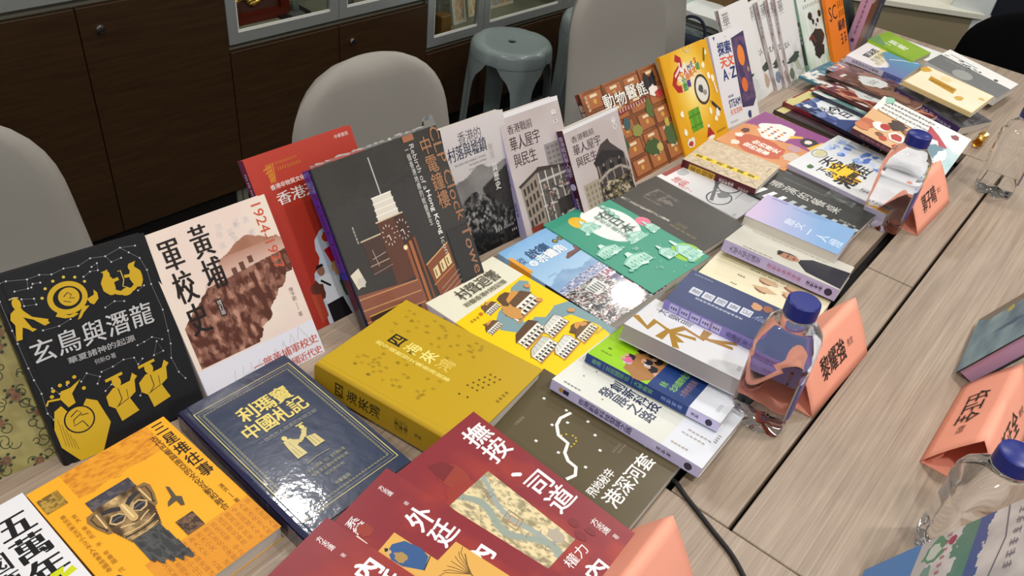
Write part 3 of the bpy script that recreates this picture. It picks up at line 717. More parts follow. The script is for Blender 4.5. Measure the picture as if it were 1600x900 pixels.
M_STOOL = mat('grey_blue_plastic', (126, 138, 138), 0.28, coat=0.2)
def stool(x, y, rz, label):
    t = thing('plastic_stool', label, 'stool', (x, y, 0), rz, 'grey plastic stools')
    H = 0.47
    bm = bmesh.new()
    n = 48
    rings = []
    for r, z in ((0.0145, H - 0.003), (0.10, H - 0.003), (0.128, H), (0.140, H - 0.004), (0.1465, H - 0.016), (0.150, H - 0.05), (0.147, H - 0.05), (0.142, H - 0.014), (0.05, H - 0.009), (0.0145, H - 0.009)):
        ring = []
        for i in range(n):
            a = 2 * math.pi * i / n
            q = 1 - 0.045 * max(0.0, math.cos(4 * a)) ** 10 if r > 0.11 else 1
            ring.append(bm.verts.new((r * q * math.cos(a), r * q * math.sin(a), z)))
        rings.append(ring)
    for a, b in zip(rings, rings[1:] + rings[:1]):
        for i in range(n): bm.faces.new((a[i], a[(i + 1) % n], b[(i + 1) % n], b[i]))
    link('seat', mesh_bm('seat', bm, 0.9), M_STOOL, t)
    for k in range(4):
        a0 = math.pi / 4 + k * math.pi / 2
        bm = bmesh.new()
        prev = None
        for z, R, hw in ((H - 0.045, 0.1485, 0.66), (H - 0.075, 0.1515, 0.52), (H - 0.10, 0.154, 0.36), (H - 0.13, 0.157, 0.27), (H - 0.17, 0.161, 0.235), (0.0, 0.182, 0.165)):
            cur = []
            for j in range(7):
                a = a0 + hw * (j - 3) / 3
                rr = R - (0.006 if j in (2, 3, 4) and z < H - 0.1 else 0)
                cur.append((bm.verts.new((rr * math.cos(a), rr * math.sin(a), z)), bm.verts.new(((rr - 0.004) * math.cos(a), (rr - 0.004) * math.sin(a), z))))
            if prev:
                for j in range(6):
                    bm.faces.new((prev[j][0], prev[j + 1][0], cur[j + 1][0], cur[j][0]))
                    bm.faces.new((prev[j][1], cur[j][1], cur[j + 1][1], prev[j + 1][1]))
                for j in (0, 6): bm.faces.new((prev[j][0], cur[j][0], cur[j][1], prev[j][1]))
            else:
                for j in range(6): bm.faces.new((cur[j][0], cur[j][1], cur[j + 1][1], cur[j + 1][0]))
            prev = cur
        for j in range(6): bm.faces.new((prev[j][0], prev[j + 1][0], prev[j + 1][1], prev[j][1]))
        link('leg', mesh_bm('leg', bm, 0.8), M_STOOL, t)
stool(2.29, 1.755, 0.2, 'grey blue plastic stool between two grey chairs in front of cabinet')
stool(2.76, 1.70, 0.5, 'grey blue plastic stool mostly hidden behind second grey chair')
stool(3.12, 1.43, 0.1, 'grey blue plastic stool under papers and bags')

# papers and bags on the far stool
def sheet(name, pts, z, th, m, label, cat, sag=0.0, nz=6, seed=1):
    """a soft pile: rounded outline with a wavy upper face"""
    bm = bmesh.new(); r = random.Random(seed)
    (x0, y0), (x1, y1) = pts
    n = 10; F = []; B = []
    for j in range(n + 1):
        f, b = [], []
        for i in range(n + 1):
            u, v = i / n, j / n
            x = x0 + (x1 - x0) * u; y = y0 + (y1 - y0) * v
            e = -sag * (max(0, abs(u - .5) * 2 - .6) ** 2 + max(0, abs(v - .5) * 2 - .6) ** 2) * 3
            f.append(bm.verts.new((x, y, z + th + e + r.uniform(-1, 1) * th * 0.06))); b.append(bm.verts.new((x, y, z + e)))
        F.append(f); B.append(b)
    for j in range(n):
        for i in range(n):
            bm.faces.new((F[j][i], F[j][i + 1], F[j + 1][i + 1], F[j + 1][i])); bm.faces.new((B[j][i], B[j + 1][i], B[j + 1][i + 1], B[j][i + 1]))
    for i in range(n):
        bm.faces.new((F[0][i], B[0][i], B[0][i + 1], F[0][i + 1])); bm.faces.new((F[n][i], F[n][i + 1], B[n][i + 1], B[n][i]))
        bm.faces.new((F[i][0], F[i + 1][0], B[i + 1][0], B[i][0])); bm.faces.new((F[i][n], B[i][n], B[i + 1][n], F[i + 1][n]))
    return tag(link(name, mesh_bm(name, bm, 0.8), m), label, cat)
M_WP = mat('white_paper', (222, 224, 220), 0.8, noise=0.04, nscale=30)
sheet('paper_stack', ((2.985, 1.29), (3.27, 1.53)), 0.472, 0.035, mat('grey_board', (150, 152, 148), 0.8), 'thick grey stack of papers on far stool', 'papers', 0.0, seed=2)
sheet('paper_bag', ((2.97, 1.27), (3.26, 1.55)), 0.509, 0.03, M_WP, 'white folded bag lying on paper stack on far stool', 'bag', 0.02, seed=3)
sheet('plastic_bag', ((2.98, 1.47), (3.13, 1.66)), 0.541, 0.06, mat('mint_plastic', (205, 222, 216), 0.35), 'crumpled pale mint plastic bag beside brown bag', 'bag', 0.03, seed=4)
sheet('brown_bag', ((3.12, 1.33), (3.33, 1.52)), 0.541, 0.10, mat('brown_paper', (112, 84, 48), 0.7, noise=0.15, nscale=8), 'brown paper bag on top of white bag on far stool', 'bag', 0.02, seed=5)
t = thing('cloth_bag', 'dark navy cloth bag hanging in front of far stool', 'bag', (2.93, 1.38, 0.0), 0.1)
box('body', -0.03, 0.02, -0.1, 0.1, 0.12, 0.46, mat('navy_cloth', (36, 44, 58), 0.9), t, 0.018, 3)
tube('handle', [(-.01, -.06, .455), (-.01, -.055, .52), (-.0, 0, .545), (-.01, .055, .52), (-.01, .06, .455)], 0.006, mat('navy_cloth'), t)

# far desk and striped jacket past the table end
t = thing('side_desk', 'pale desk with beige panel beyond the far end of table', 'desk', (3.09, 0.745, 0), math.atan2(-0.232, 0.135))
box('desktop', -0.25, 1.1, 0.0, 0.6, TZ - 0.02, TZ, mat('pale_laminate', (216, 214, 198), 0.5), t, 0.002)
box('apron_panel', -0.245, 1.09, 0.012, 0.03, TZ - 0.16, TZ - 0.021, mat('beige_panel', (138, 127, 100), 0.6, noise=0.05, nscale=5), t)
box('side_panel', -0.245, -0.22, 0.03, 0.58, 0.0, TZ - 0.021, mat('beige_panel'), t)
box('back_panel', -0.2, 1.08, 0.5, 0.52, 0.0, TZ - 0.021, mat('dark_back_panel', (20, 16, 12), 0.7), t)
box('side_panel', 1.06, 1.09, 0.03, 0.58, 0.0, TZ - 0.021, mat('beige_panel'), t)
def striped_jacket():
    t = thing('striped_jacket', 'navy white and grey striped jacket draped over black chair', 'jacket', (3.30, 0.30, 0), math.radians(-82))
    cols = [('white_cloth', (214, 220, 220)), ('navy_knit', (18, 22, 34)), ('white_cloth', (214, 220, 220)), ('grey_knit', (104, 108, 116))]
    xs = [-0.30, -0.17, 0.02, 0.055, 0.30]
    for (nm, c), a, b in zip(cols, xs[:-1], xs[1:]):
        p = box('cloth_band', a, b, -0.03, 0.035, 0.60, 0.99, mat(nm, c, 0.9, noise=0.08, nscale=60), t, 0.012, 2)
        if a == -0.30:
            cv = Canvas(0.13, 0.3)
            cv.words('NON', 0.1, 0.02, 0.95, 0.22, (20, 22, 28), bold=0.03)
            cv.build(p, PRINT['matte'], lambda x, y, q: (a + x, -0.0305 - q, 0.685 + y), ('print', 'lettering'))
striped_jacket()

# ------------------------------------------------------------------ books
def profile_sheet(name, path, t, h, mats, spine_x, parent, flip=None):
    """extrude a folded sheet (path in x,z, outer side) along y; faces near the spine take material 1"""
    n = len(path)
    inner = []
    for i in range(n):
        p = Vector(path[i]); a = Vector(path[max(0, i - 1)]); b = Vector(path[min(n - 1, i + 1)])
        d1 = (p - a).normalized() if i > 0 else (b - p).normalized()
        d2 = (b - p).normalized() if i < n - 1 else d1
        n1 = Vector((-d1.y, d1.x)); n2 = Vector((-d2.y, d2.x))
        k = n1 + n2
        k = k / max(0.35, k.length_squared / 2) if k.length > 1e-6 else n1
        inner.append(p + k * t)
    bm = bmesh.new()
    def X(x): return x if flip is None else flip - x
    O = [[bm.verts.new((X(p[0]), y, p[1])) for p in path] for y in (0, h)]
    I = [[bm.verts.new((X(p[0]), y, p[1])) for p in inner] for y in (0, h)]
    for i in range(n - 1):
        mi = 1 if (path[i][0] <= spine_x and path[i + 1][0] <= spine_x) else 0
        for f in ((O[0][i], O[0][i + 1], O[1][i + 1], O[1][i]), (I[0][i], I[1][i], I[1][i + 1], I[0][i + 1]),
                  (O[0][i], I[0][i], I[0][i + 1], O[0][i + 1]), (O[1][i], O[1][i + 1], I[1][i + 1], I[1][i])):
            bm.faces.new(f).material_index = mi
    for i in (0, n - 1): bm.faces.new((O[0][i], O[1][i], I[1][i], I[0][i]))
    return link(name, mesh_bm(name, bm), mats, parent)

BOOKS = {}
def book(kind, key, label, th, color, art=None, spine=None, spine_color=None, hard=False, gloss='satin', right=False,
         group='books laid out on the table', pages=None, edge=None):
    P = [Vector(p) for p in POSE[key]]
    TL, TR, BR, BL = P
    u = (TR - TL); w = u.length; u.normalize()
    v = (TL - BL); h = v.length; v.normalize()
    nrm = u.cross(v).normalized()
    o = BL - nrm * th
    M = Matrix(((u.x, v.x, nrm.x, o.x), (u.y, v.y, nrm.y, o.y), (u.z, v.z, nrm.z, o.z + TZ), (0, 0, 0, 1)))
    t = thing(kind, label, 'book', matrix=M, group=group)
    r, c = {'matte': (0.5, 0), 'satin': (0.36, 0), 'gloss': (0.25, 0.6), 'wrap': (0.3, 1.0)}[gloss]
    def cm(rgb): return mat('cover_%s_%d_%d_%d' % ((gloss,) + tuple(rgb)), rgb, r, coat=c, bump=0.35 if gloss == 'wrap' else 0, bscale=60.0)
    ms = [cm(color), cm(spine_color or color)]
    fl = w if right else None
    if hard:
        g = 0.0012
        path = [(w, th), (0.011, th), (0.0085, th - g), (0.0055, th - g), (0.003, th - 0.0002), (0.0003, th - 0.0012)]
        for k in range(1, 8):
            a = math.pi * k / 8
            path.append((-0.0032 * math.sin(a), th / 2 + (th / 2 - 0.0012) * math.cos(a)))
        path += [(0.0003, 0.0012), (0.003, 0.0002), (0.0055, g), (0.0085, g), (0.011, 0), (w, 0)]
        profile_sheet('cover', path, 0.0024, h, ms, 0.0035, t, fl)
        pb = (0.004, w - 0.004, 0.003, h - 0.003, 0.0025, th - 0.0025)
    else:
        path = [(w, th), (0.0008, th), (0.0002, th - 0.0003), (0.0, th - 0.001), (0.0, 0.001), (0.0002, 0.0003), (0.0008, 0.0), (w, 0.0)]
        profile_sheet('cover', path, 0.0005, h, ms, 0.0009, t, fl)
        pb = (0.0008, w - 0.0012, 0.0008, h - 0.0008, 0.0006, th - 0.0006)
    if right: pb = (w - pb[1], w - pb[0]) + pb[2:]
    box('page_block', *pb, pages or PAGES, t)
    if art:
        cv = Canvas(w, h); cv.rect(0.0115 / w if hard else 0.0, 0, 1, 1, color); art(cv)
        cv.build(t, PRINT[gloss], lambda x, y, z: (x, y, th + z))
    if spine:
        cs = Canvas(th, h); cs.rect(0.06, 0.001, 0.94, 0.999, spine_color or color); spine(cs)
        x0 = -0.0033 if hard else 0.0
        if right: cs.build(t, PRINT[gloss], lambda x, y, z: (w - x0 + z, y, th - x), ('spine_print', 'spine_lettering'))
        else: cs.build(t, PRINT[gloss], lambda x, y, z: (x0 - z, y, x), ('spine_print', 'spine_lettering'))
    BOOKS[key] = (t, w, h, th)
    return t

def small_print(c):
    if getattr(c, 'small', None) is None:
        c.small = ([], [], []); c.txts.append(c.small)
    c.hold = c.small

def scatter_chars(c, chars, n, box, size, col, seed, cols=None):
    r = random.Random(seed)
    small_print(c)
    for i in range(n):
        x = r.uniform(box[0], box[2]); y = r.uniform(box[1], box[3])
        c.text(r.choice(chars), x, y, x + size, y + size * c.w / c.h, col)
        c.k -= 1
    c.k += 1
    c.hold = None
def column_text(c, chars, x0, y0, x1, y1, nc, nr, col, seed, fill=0.92):
    r = random.Random(seed)
    cw, chh = (x1 - x0) / nc, (y1 - y0) / nr
    c.k += 1
    small_print(c)
    for i in range(nc):
        for j in range(nr):
            if r.random() < fill:
                c.k -= 1
                c.text(r.choice(chars), x0 + i * cw + cw * .12, y0 + j * chh, x0 + i * cw + cw * .88, y0 + (j + .9) * chh, col)
    c.hold = None
HAN = '史文化中國古代書局歷年大小山水天地人民學生論述言者之其以不可為今來'

# --- brocade slipcase far left
def a_brocade(c):
    c.paint(0, 0, 1, 1, 30, 40, blotch([(150, 140, 84), (164, 154, 98), (142, 132, 80)], (8, 12), 3, False))
    r = random.Random(5)
    for i in range(150):
        x, y = r.uniform(.0, 1.), r.uniform(.0, 1.)
        a = r.uniform(0, 360)
        c.ring(x, y, r.uniform(.022, .042), .006, (52, 58, 36), 12, a0=a, a1=a + r.uniform(200, 330), lay=0)
    for i in range(26):
        x, y = r.uniform(.0, 1.), r.uniform(.0, 1.)
        cc = r.choice([(128, 84, 66), (140, 96, 76), (120, 80, 70)])
        for k in range(3): c.ring(x, y, .03 - .009 * k, .006, cc, 12, lay=0)
        for k in range(5): c.ell(x + .045 * math.cos(k * 1.3), y + .03 * math.sin(k * 1.3), .012, .007, (46, 56, 40), 8, lay=0)
book('slipcase', 'brocade', 'green floral brocade slipcase at far left beside black mythology book', 0.022, (150, 140, 84), a_brocade, hard=False, gloss='matte', group='books standing along the back')

# --- black book with gold figures
GOLDP = (206, 168, 32); BK = (19, 19, 23)
def a_black(c):
    S = (198, 198, 200)
    def con(p, dots=True):
        c.line(p, .0028, (120, 120, 124)); c.dots(p, .0062, S)
    top = [(-0.0, .06), (.047, .038), (.086, .037), (.204, .057), (.281, .053), (.351, .068), (.432, .058), (.524, .066), (.611, .047), (.706, .059), (.816, .039), (.915, .051)]
    con(top); con([(.816, .039), (.86, .075), (.916, .118), (.935, .188), (.929, .265), (.944, .412), (.929, .528), (.916, .598), (.886, .672), (.902, .758), (.931, .804)])
    con([(.01, .12), (.012, .27), (.013, .338), (.016, .468), (.02, .532), (.031, .608), (.02, .712), (.04, .752)])
    con([(.204, .057), (.19, .1), (.11, .095)]); con([(.706, .059), (.73, .095), (.80, .09)]); con([(.60, .09), (.64, .08), (.63, .115), (.58, .11)]); con([(.53, .125), (.58, .11)])
    con([(.13, .14), (.2, .155), (.2, .185), (.13, .175), (.13, .14)]); con([(.21, .1), (.225, .085), (.27, .09)])
    con([(.18, .315), (.28, .32), (.36, .305)]); con([(.59, .305), (.66, .29), (.72, .305)]); con([(.83, .275), (.88, .26)])
    con([(.70, .545), (.75, .54), (.81, .53), (.87, .56)]); con([(.78, .625), (.83, .56), (.85, .62), (.78, .625)]); con([(.42, .61), (.50, .605), (.58, .59), (.65, .60), (.66, .64), (.70, .62)])
    con([(.10, .60), (.13, .64), (.2, .65), (.19, .61)]); con([(.28, .62), (.33, .59), (.40, .63), (.37, .66)]); con([(.40, .71), (.45, .69), (.49, .72)]); con([(.60, .80), (.63, .77)])
    # round dragon
    c.ring(.391, .2, .125, .034, GOLDP, 30, ry=.082); c.ell(.40, .197, .066, .046, GOLDP, 22)
    c.line([(.37, .19), (.40, .175), (.42, .19), (.40, .205), (.43, .21)], .006, BK); c.line([(.36, .21), (.40, .225)], .005, BK)
    c.poly([(.30, .255), (.36, .285), (.40, .282), (.42, .292), (.38, .30), (.33, .293), (.28, .27)], GOLDP)
    c.poly([(.46, .262), (.43, .29), (.40, .32), (.425, .315), (.45, .295), (.50, .27)], GOLDP)
    c.poly([(.50, .235), (.55, .225), (.56, .20), (.575, .22), (.57, .25), (.53, .272), (.51, .26)], GOLDP)
    for a in range(6): c.ell(.391 + .155 * math.cos(math.radians(200 + a * 26)), .2 + .104 * math.sin(math.radians(200 + a * 26)), .010, None, (214, 190, 70), 10)
    # twin snakes
    c.ring(.757, .215, .105, .03, GOLDP, 24, ry=.06, a0=-20, a1=215)
    for x, sg in ((.66, 1), (.85, -1)):
        c.blob(x, .205, .045, .05, GOLDP, int(x * 100), 14, .15); c.ell(x + .01 * sg, .15, .022, .022, GOLDP, 12); c.poly([(x - .02, .13), (x + .03, .125), (x + .01, .145)], GOLDP)
        c.line([(x + .02 * sg, .19), (x + .075 * sg, .185)], .022, GOLDP)
    c.line([(.745, .15), (.765, .15), (.765, .20), (.745, .23), (.775, .245)], .007, (200, 180, 80))
    c.ell(.757, .262, .04, .02, GOLDP, 14)
    # striding man
    c.ell(.092, .155, .026, .03, GOLDP, 14); c.line([(.06, .125), (.09, .122), (.115, .128)], .007, (210, 200, 140))
    c.poly([(.075, .175), (.04, .19), (.025, .22), (.04, .25), (.02, .30), (.012, .325), (.05, .325), (.055, .31), (.075, .27), (.10, .285), (.12, .305), (.15, .30), (.125, .285), (.11, .25), (.10, .225), (.16, .255), (.22, .285), (.235, .27), (.15, .235), (.115, .195), (.11, .18)], GOLDP)
    c.poly([(.145, .245), (.225, .27), (.235, .29), (.20, .295)], GOLDP)
    # bird
    c.poly([(.17, .80), (.11, .70), (.06, .715), (.02, .80), (.02, .90), (.10, 1.0), (.25, 1.0), (.36, .87), (.33, .74), (.27, .71), (.22, .75)], GOLDP)
    c.ring(.185, .797, .098, .012, BK, 26); c.ell(.185, .797, .088, None, GOLDP, 24)
    c.line([(.14, .77), (.19, .75), (.21, .77), (.15, .79), (.14, .82), (.2, .81), (.22, .85)], .007, BK); c.line([(.2, .78), (.25, .785)], .006, BK)
    for k in range(5): c.line([(.06 + .012 * k, .76 + .03 * k), (.05 + .016 * k, .90 + .01 * k)], .003, (120, 96, 20))
    c.poly([(.15, .72), (.20, .71), (.20, .66), (.28, .605), (.20, .63), (.14, .63), (.12, .665)], GOLDP)
    c.line([(.12, .665), (.05, .655), (.03, .675)], .014, GOLDP)
    for q in ((.10, .615), (.15, .60), (.20, .60), (.25, .585), (.28, .655), (.08, .64)): c.ell(q[0], q[1], .013, None, GOLDP, 10)
    # kings
    for x, y, s in ((.47, .74, 1.0), (.70, .735, 1.0)):
        c.poly([(x - .05, y - .085), (x + .07, y - .095), (x + .07, y - .08), (x - .05, y - .07)], GOLDP)
        c.ell(x + .015, y - .055, .03, .03, GOLDP, 12)
        c.poly([(x - .02, y - .03), (x - .08, y + .0), (x - .085, y + .05), (x - .05, y + .075), (x - .04, y + .15), (x + .09, y + .13), (x + .06, y + .05), (x + .11, y + .03), (x + .13, y - .03), (x + .155, y - .045), (x + .13, y - .07), (x + .10, y - .035), (x + .04, y - .03)], GOLDP)
        c.line([(x + .01, y - .02), (x + .01, y + .04), (x - .03, y + .07)], .006, BK); c.line([(x - .04, y + .07), (x + .05, y + .05)], .005, BK); c.line([(x + .06, y - .0), (x + .05, y + .05)], .004, BK)
    for i, ch in enumerate('玄鳥與潛龍'):
        x = .055 + i * .165
        c.text(ch, x, .345 - .002 * i, x + .155, .468 - .002 * i, (196, 196, 198), bold=.004, smear=.008, shear=.08)
    c.text('華夏諸神的起源', .248, .482, .70, .518, (170, 170, 172), bold=.012)
    c.text('何新◎著', .40, .536, .545, .565, (170, 170, 172))
book('hardcover_book', 'black', 'black book with gold mythical figures and star lines at far left', 0.030, BK, a_black, hard=True, gloss='satin', group='books standing along the back')

# --- white Whampoa history
def a_whampoa(c):
    c.paint(0, 0, 1, .80, 24, 30, lambda X, Y: mixc((238, 226, 210), (232, 208, 200), fbm(X * 3, Y * 3, 4) * 1.3 - .2))
    scatter_chars(c, '武忠勇愛國黨民復誠', 16, (.42, .06, .80, .26), .055, (206, 196, 196), 3)
    def m(X, Y):
        x = X; y = Y
        e = (fbm(X * 9, Y * 9, 7) - .5) * .14
        left = .40 - .42 * np.clip((y - .32) / .35, 0, 1) + e
        roof = np.where(x > .45, .245 - .11 * np.exp(-((x - .72) / .16) ** 2), .30) + e * .4
        right = np.where(y < .55, 1.02, .93 - (y - .55) * .9) + e
        return (x > np.maximum(left, .02) + .02) & (y > roof) & (x < right)
    def f(X, Y):
        n = fbm(X * 30, Y * 15, 9, 3); s = fbm(X * 9 + 4, Y * 7, 12, 3)
        fig = np.abs(np.sin(X * 34 + 5 * fbm(X * 4, Y * 5, 31))) * np.abs(np.sin(Y * 15 + 6 * fbm(X * 5, Y * 3, 33)))
        crowd = mixc((88, 46, 34), (190, 142, 122), np.clip((n - .40) * 5, 0, 1) * np.clip(.2 + s * .8, 0, 1) + .35 * (fig > .72) - .1 * (fig < .2))
        hall = mixc((176, 128, 108), (214, 180, 166), np.clip((Y - .2) * 6, 0, 1))
        hill = mixc((150, 98, 76), (178, 128, 104), s)
        y2 = .40 - .10 * (X - .5)
        out = np.where((Y < .235)[..., None], hill, hall)
        return np.where((Y > y2)[..., None], crowd, out)
    c.paint(0.02, 0.09, 1.0, .775, 170, 190, f, lambda X, Y: m(X * .98 + .02, Y))
    c.rect(.60, .31, .64, .36, (104, 66, 52)); c.rect(.68, .295, .72, .335, (104, 66, 52)); c.rect(.53, .325, .57, .375, (110, 70, 56))
    c.rect(0, .785, 1, 1, (226, 226, 236))
    r = random.Random(2)
    for k in range(9): c.line([(.1 + .1 * k + r.uniform(-.05, .05), .97 - .012 * k), (.16 + .09 * k, .93 - .013 * k), (.22 + .08 * k, .95 - .02 * k), (.26 + .07 * k, .86)], .004, (184, 184, 192))
    c.text('黃埔', .315, .028, .475, .405, (30, 24, 22), 'v', smear=.03)
    c.text('軍校史', .078, .04, .235, .60, (30, 24, 22), 'v', smear=.03)
    c.words('1924-1927', .86, .035, .945, .43, (204, 88, 60), rot=90, smear=.004)
    c.rect(.325, .452, .372, .552, (40, 30, 28)); c.text('增訂版', .33, .458, .367, .546, (226, 214, 206), 'v')
    c.text('一部黃埔軍校史', .40, .868, .985, .925, (196, 90, 70), smear=.015); c.text('一部中國近代史', .50, .942, .985, .995, (196, 90, 70), smear=.015)
    c.text('陳予歡', .90, .555, .94, .64, (150, 130, 126), 'v'); c.line([(.92, .65), (.92, .70)], .003, (150, 130, 126)); c.text('著', .90, .71, .94, .74, (150, 130, 126))
book('paperback_book', 'whampoa', 'white book with brown crowd photograph and tall black title beside black book', 0.022, (234, 218, 206), a_whampoa, spine_color=(228, 222, 226), gloss='satin', group='books standing along the back')

# --- red book
def a_redtin(c):
    c.paint(0, 0, 1, 1, 4, 10, lambda X, Y: mixc((184, 58, 42), (168, 46, 34), Y))
    g = (206, 132, 40)
    for k in range(4):
        c.line([(.13 + .012 * k, .085 + .02 * k), (.20, .075 + .02 * k)], .012, g); c.line([(.165 + .02 * k, .06), (.16 + .012 * k, .16)], .009, g)
    c.marks(.24, .06, .44, .074, 14, g); c.marks(.24, .09, .46, .108, 10, g)
    c.text('香港非物質文化遺', .133, .168, .49, .197, (240, 226, 220), bold=.01)
    c.text('香港天', .15, .215, .53, .288, (246, 236, 232), smear=.02)
    c.text('中華書局', .815, .026, .955, .05, (240, 220, 214))
    # white cloud window with festival crowd
    pts = [(.47, .48), (.40, .49), (.33, .53), (.31, .58), (.32, .63), (.28, .68), (.23, .70), (.20, .76), (.20, 1.0), (1, 1), (1, .55), (.8, .46), (.6, .45)]
    c.poly(pts, (198, 212, 228))
    c.poly([(.38, .60), (.46, .59), (.60, 1.0), (.50, 1.0)], (186, 24, 42))
    c.blob(.45, .535, .05, .03, (196, 60, 30), 3)
    c.ell(.29, .70, .035, .03, (150, 108, 84)); c.poly([(.25, .685), (.33, .68), (.32, .665), (.27, .665)], (34, 30, 32))
    c.poly([(.24, .735), (.33, .725), (.40, .76), (.40, .90), (.25, .90), (.22, .80)], (222, 226, 234)); c.line([(.26, .75), (.33, .80)], .018, (24, 24, 28))
    c.poly([(.24, .89), (.40, .885), (.43, 1.0), (.24, 1.0)], (28, 26, 30)); c.blob(.20, .80, .06, .06, (96, 52, 40), 5); c.poly([(.13, .80), (.22, .82), (.22, .95), (.14, .98)], (172, 66, 44))
    c.blob(.44, .72, .05, .05, (198, 150, 104), 7); c.blob(.46, .83, .05, .07, (66, 92, 50), 8)
    c.paint(.55, .62, 1, 1, 24, 22, blotch([(60, 50, 60), (150, 90, 70), (190, 160, 140), (120, 30, 40), (220, 214, 210)], (7, 7), 21))
def s_redtin(c):
    c.marks(.3, .07, .75, .45, 9, (224, 190, 214), 'v')
book('paperback_book', 'redtin', 'red book with gold emblem and festival photograph behind clock tower book', 0.018, (180, 56, 42), a_redtin, s_redtin, (110, 28, 74), gloss='satin', group='books standing along the back')

# --- clock tower
def a_clock(c):
    c.paint(0, 0, 1, 1, 40, 44, lambda X, Y: mixc((50, 47, 44), (66, 62, 57), fbm(X * 4, Y * 4, 5)) )
    BR1, BR2, BR3 = (96, 56, 38), (150, 88, 54), (70, 42, 30)
    c.line([(.408, .042), (.408, .255)], .008, (206, 200, 194))
    for k in range(4):
        w = .075 + .003 * k; y = .255 + .034 * k
        c.rect(.408 - w - .004, y, .408 + w + .004, y + .008, (244, 238, 226)); c.rect(.408 - w, y + .008, .408 + w, y + .034, (226, 220, 206))
    c.rect(.30, .388, .52, .396, (214, 196, 168))
    c.poly([(.31, .396), (.44, .396), (.46, .76), (.30, .76)], BR1); c.poly([(.44, .396), (.515, .396), (.56, .76), (.46, .76)], BR3)
    c.rect(.15, .452, .31, .46, (206, 190, 160)); c.rect(.16, .46, .31, .66, (74, 50, 40)); c.rect(.16, .60, .31, .606, (170, 150, 130))
    for cx in (.365, .478):
        for k in range(12):
            a = k * math.pi / 6
            c.line([(cx + .038 * math.cos(a), .482 + .048 * math.sin(a)), (cx + .05 * math.cos(a), .482 + .062 * math.sin(a))], .005, (226, 220, 206), lay=0)
        c.line([(cx, .482), (cx + .004, .515)], .005, (240, 236, 228)); c.line([(cx, .482), (cx - .02, .488)], .005, (240, 236, 228))
    c.rect(.45, .57, .475, 1, BR2); c.rect(.488, .56, .512, 1, (176, 104, 60)); c.rect(.53, .55, .548, 1, (130, 76, 46)); c.ell(.452, .585, .016, None, (255, 236, 180))
    c.poly([(.0, .72), (.30, .76), (.46, .78), (.46, 1), (0, 1)], (140, 84, 62))
    for y in (.765, .83, .90): c.line([(0, y - .02), (.46, y + .02)], .007, (204, 150, 96))
    c.rect(.03, .86, .30, .885, (60, 46, 40)); c.line([(.03, .852), (.30, .868)], .006, (226, 180, 70))
    c.rect(.30, .92, .42, .98, (46, 40, 40)); c.rect(.0, .94, .3, 1, (72, 60, 54))
    c.poly([(.0, .60), (.07, .58), (.09, .67), (.02, .69)], (226, 218, 200)); c.blob(.06, .66, .03, .03, (206, 200, 190), 4)
    c.line([(.19, .57), (.30, .56)], .004, (190, 180, 170)); c.line([(.21, .52), (.22, .62)], .004, (190, 180, 170)); c.line([(.16, .65), (.32, .64)], .004, (150, 140, 130))
    c.poly([(.56, .73), (.78, .66), (.78, 1), (.60, 1)], (138, 78, 48)); c.line([(.56, .73), (.78, .66)], .009, (216, 170, 110)); c.line([(.57, .86), (.78, .80)], .007, (200, 140, 80))
    for a, b in ((.60, .77), (.665, .75), (.72, .735)): c.poly([(a, b), (a + .045, b - .014), (a + .045, b + .05), (a, b + .062)], (236, 216, 160)); c.rect(a + .012, b + .006, a + .02, b + .048, (90, 60, 40))
    for k in range(4): c.line([(.62, .99 - .03 * k), (.80, .93 - .03 * k)], .004, (180, 170, 160))
    c.rect(.80, .60, 1, 1, (52, 49, 46))
    c.text('中電鐘樓', .815, .035, .915, .47, (172, 124, 88), 'v', bold=.01)
    c.words('CLP Clock Tower', .925, -.0, 1.0, .97, (166, 118, 84), rot=90, smear=.004)
    c.words('Rebirth of a ', .735, .055, .772, .325, (214, 210, 206), rot=90); c.words('Hong Kong', .735, .335, .78, .60, (246, 244, 240), rot=90, bold=.014); c.words('Icon', .735, .62, .77, .72, (214, 210, 206), rot=90)
    c.text('一個香港地標的蛻變重生', .69, .055, .722, .53, (206, 202, 198), 'v', bold=.008)
    c.rect(.70, .0, .79, .035, (168, 108, 78)); c.marks(.12, .36, .138, .46, 5, (200, 196, 190), 'v')
def s_clock(c):
    c.rect(0, 0, .9, .62, (36, 44, 176)); c.words('CLP Clock Tower', .2, .04, .75, .60, (24, 24, 60), rot=90)
b_ = book('hardcover_book', 'clock', 'large dark book of an illuminated brick clock tower in clear plastic wrap', 0.021, (56, 52, 48), a_clock, s_clock, (34, 34, 60), hard=True, gloss='wrap', group='books standing along the back')
def wrap_frill(t, w, h, th):
    """torn heat-sealed lip of the clear plastic bag along the head"""
    bm = bmesh.new(); r = random.Random(8); n = 40
    A = []
    for i in range(n + 1):
        x = w * i / n
        q = 0.004 + 0.003 * r.random() + (0.012 if i > n - 4 else 0)
        A.append((bm.verts.new((x, h + 0.0005, th + 0.0006)), bm.verts.new((x, h + q, th + 0.002 * r.uniform(-1, 1.5))), bm.verts.new((x + r.uniform(-.002, .002), h + q * 0.6, th - 0.008 + 0.002 * r.random()))))
    for a, b in zip(A[:-1], A[1:]):
        bm.faces.new((a[0], b[0], b[1], a[1])); bm.faces.new((a[1], b[1], b[2], a[2]))
    m = mat('clear_film', (235, 238, 240), 0.12, trans=0.9, ior=1.2)
    link('plastic_lip', mesh_bm('plastic_lip', bm, 0.3), m, t)
wrap_frill(*BOOKS['clock'])

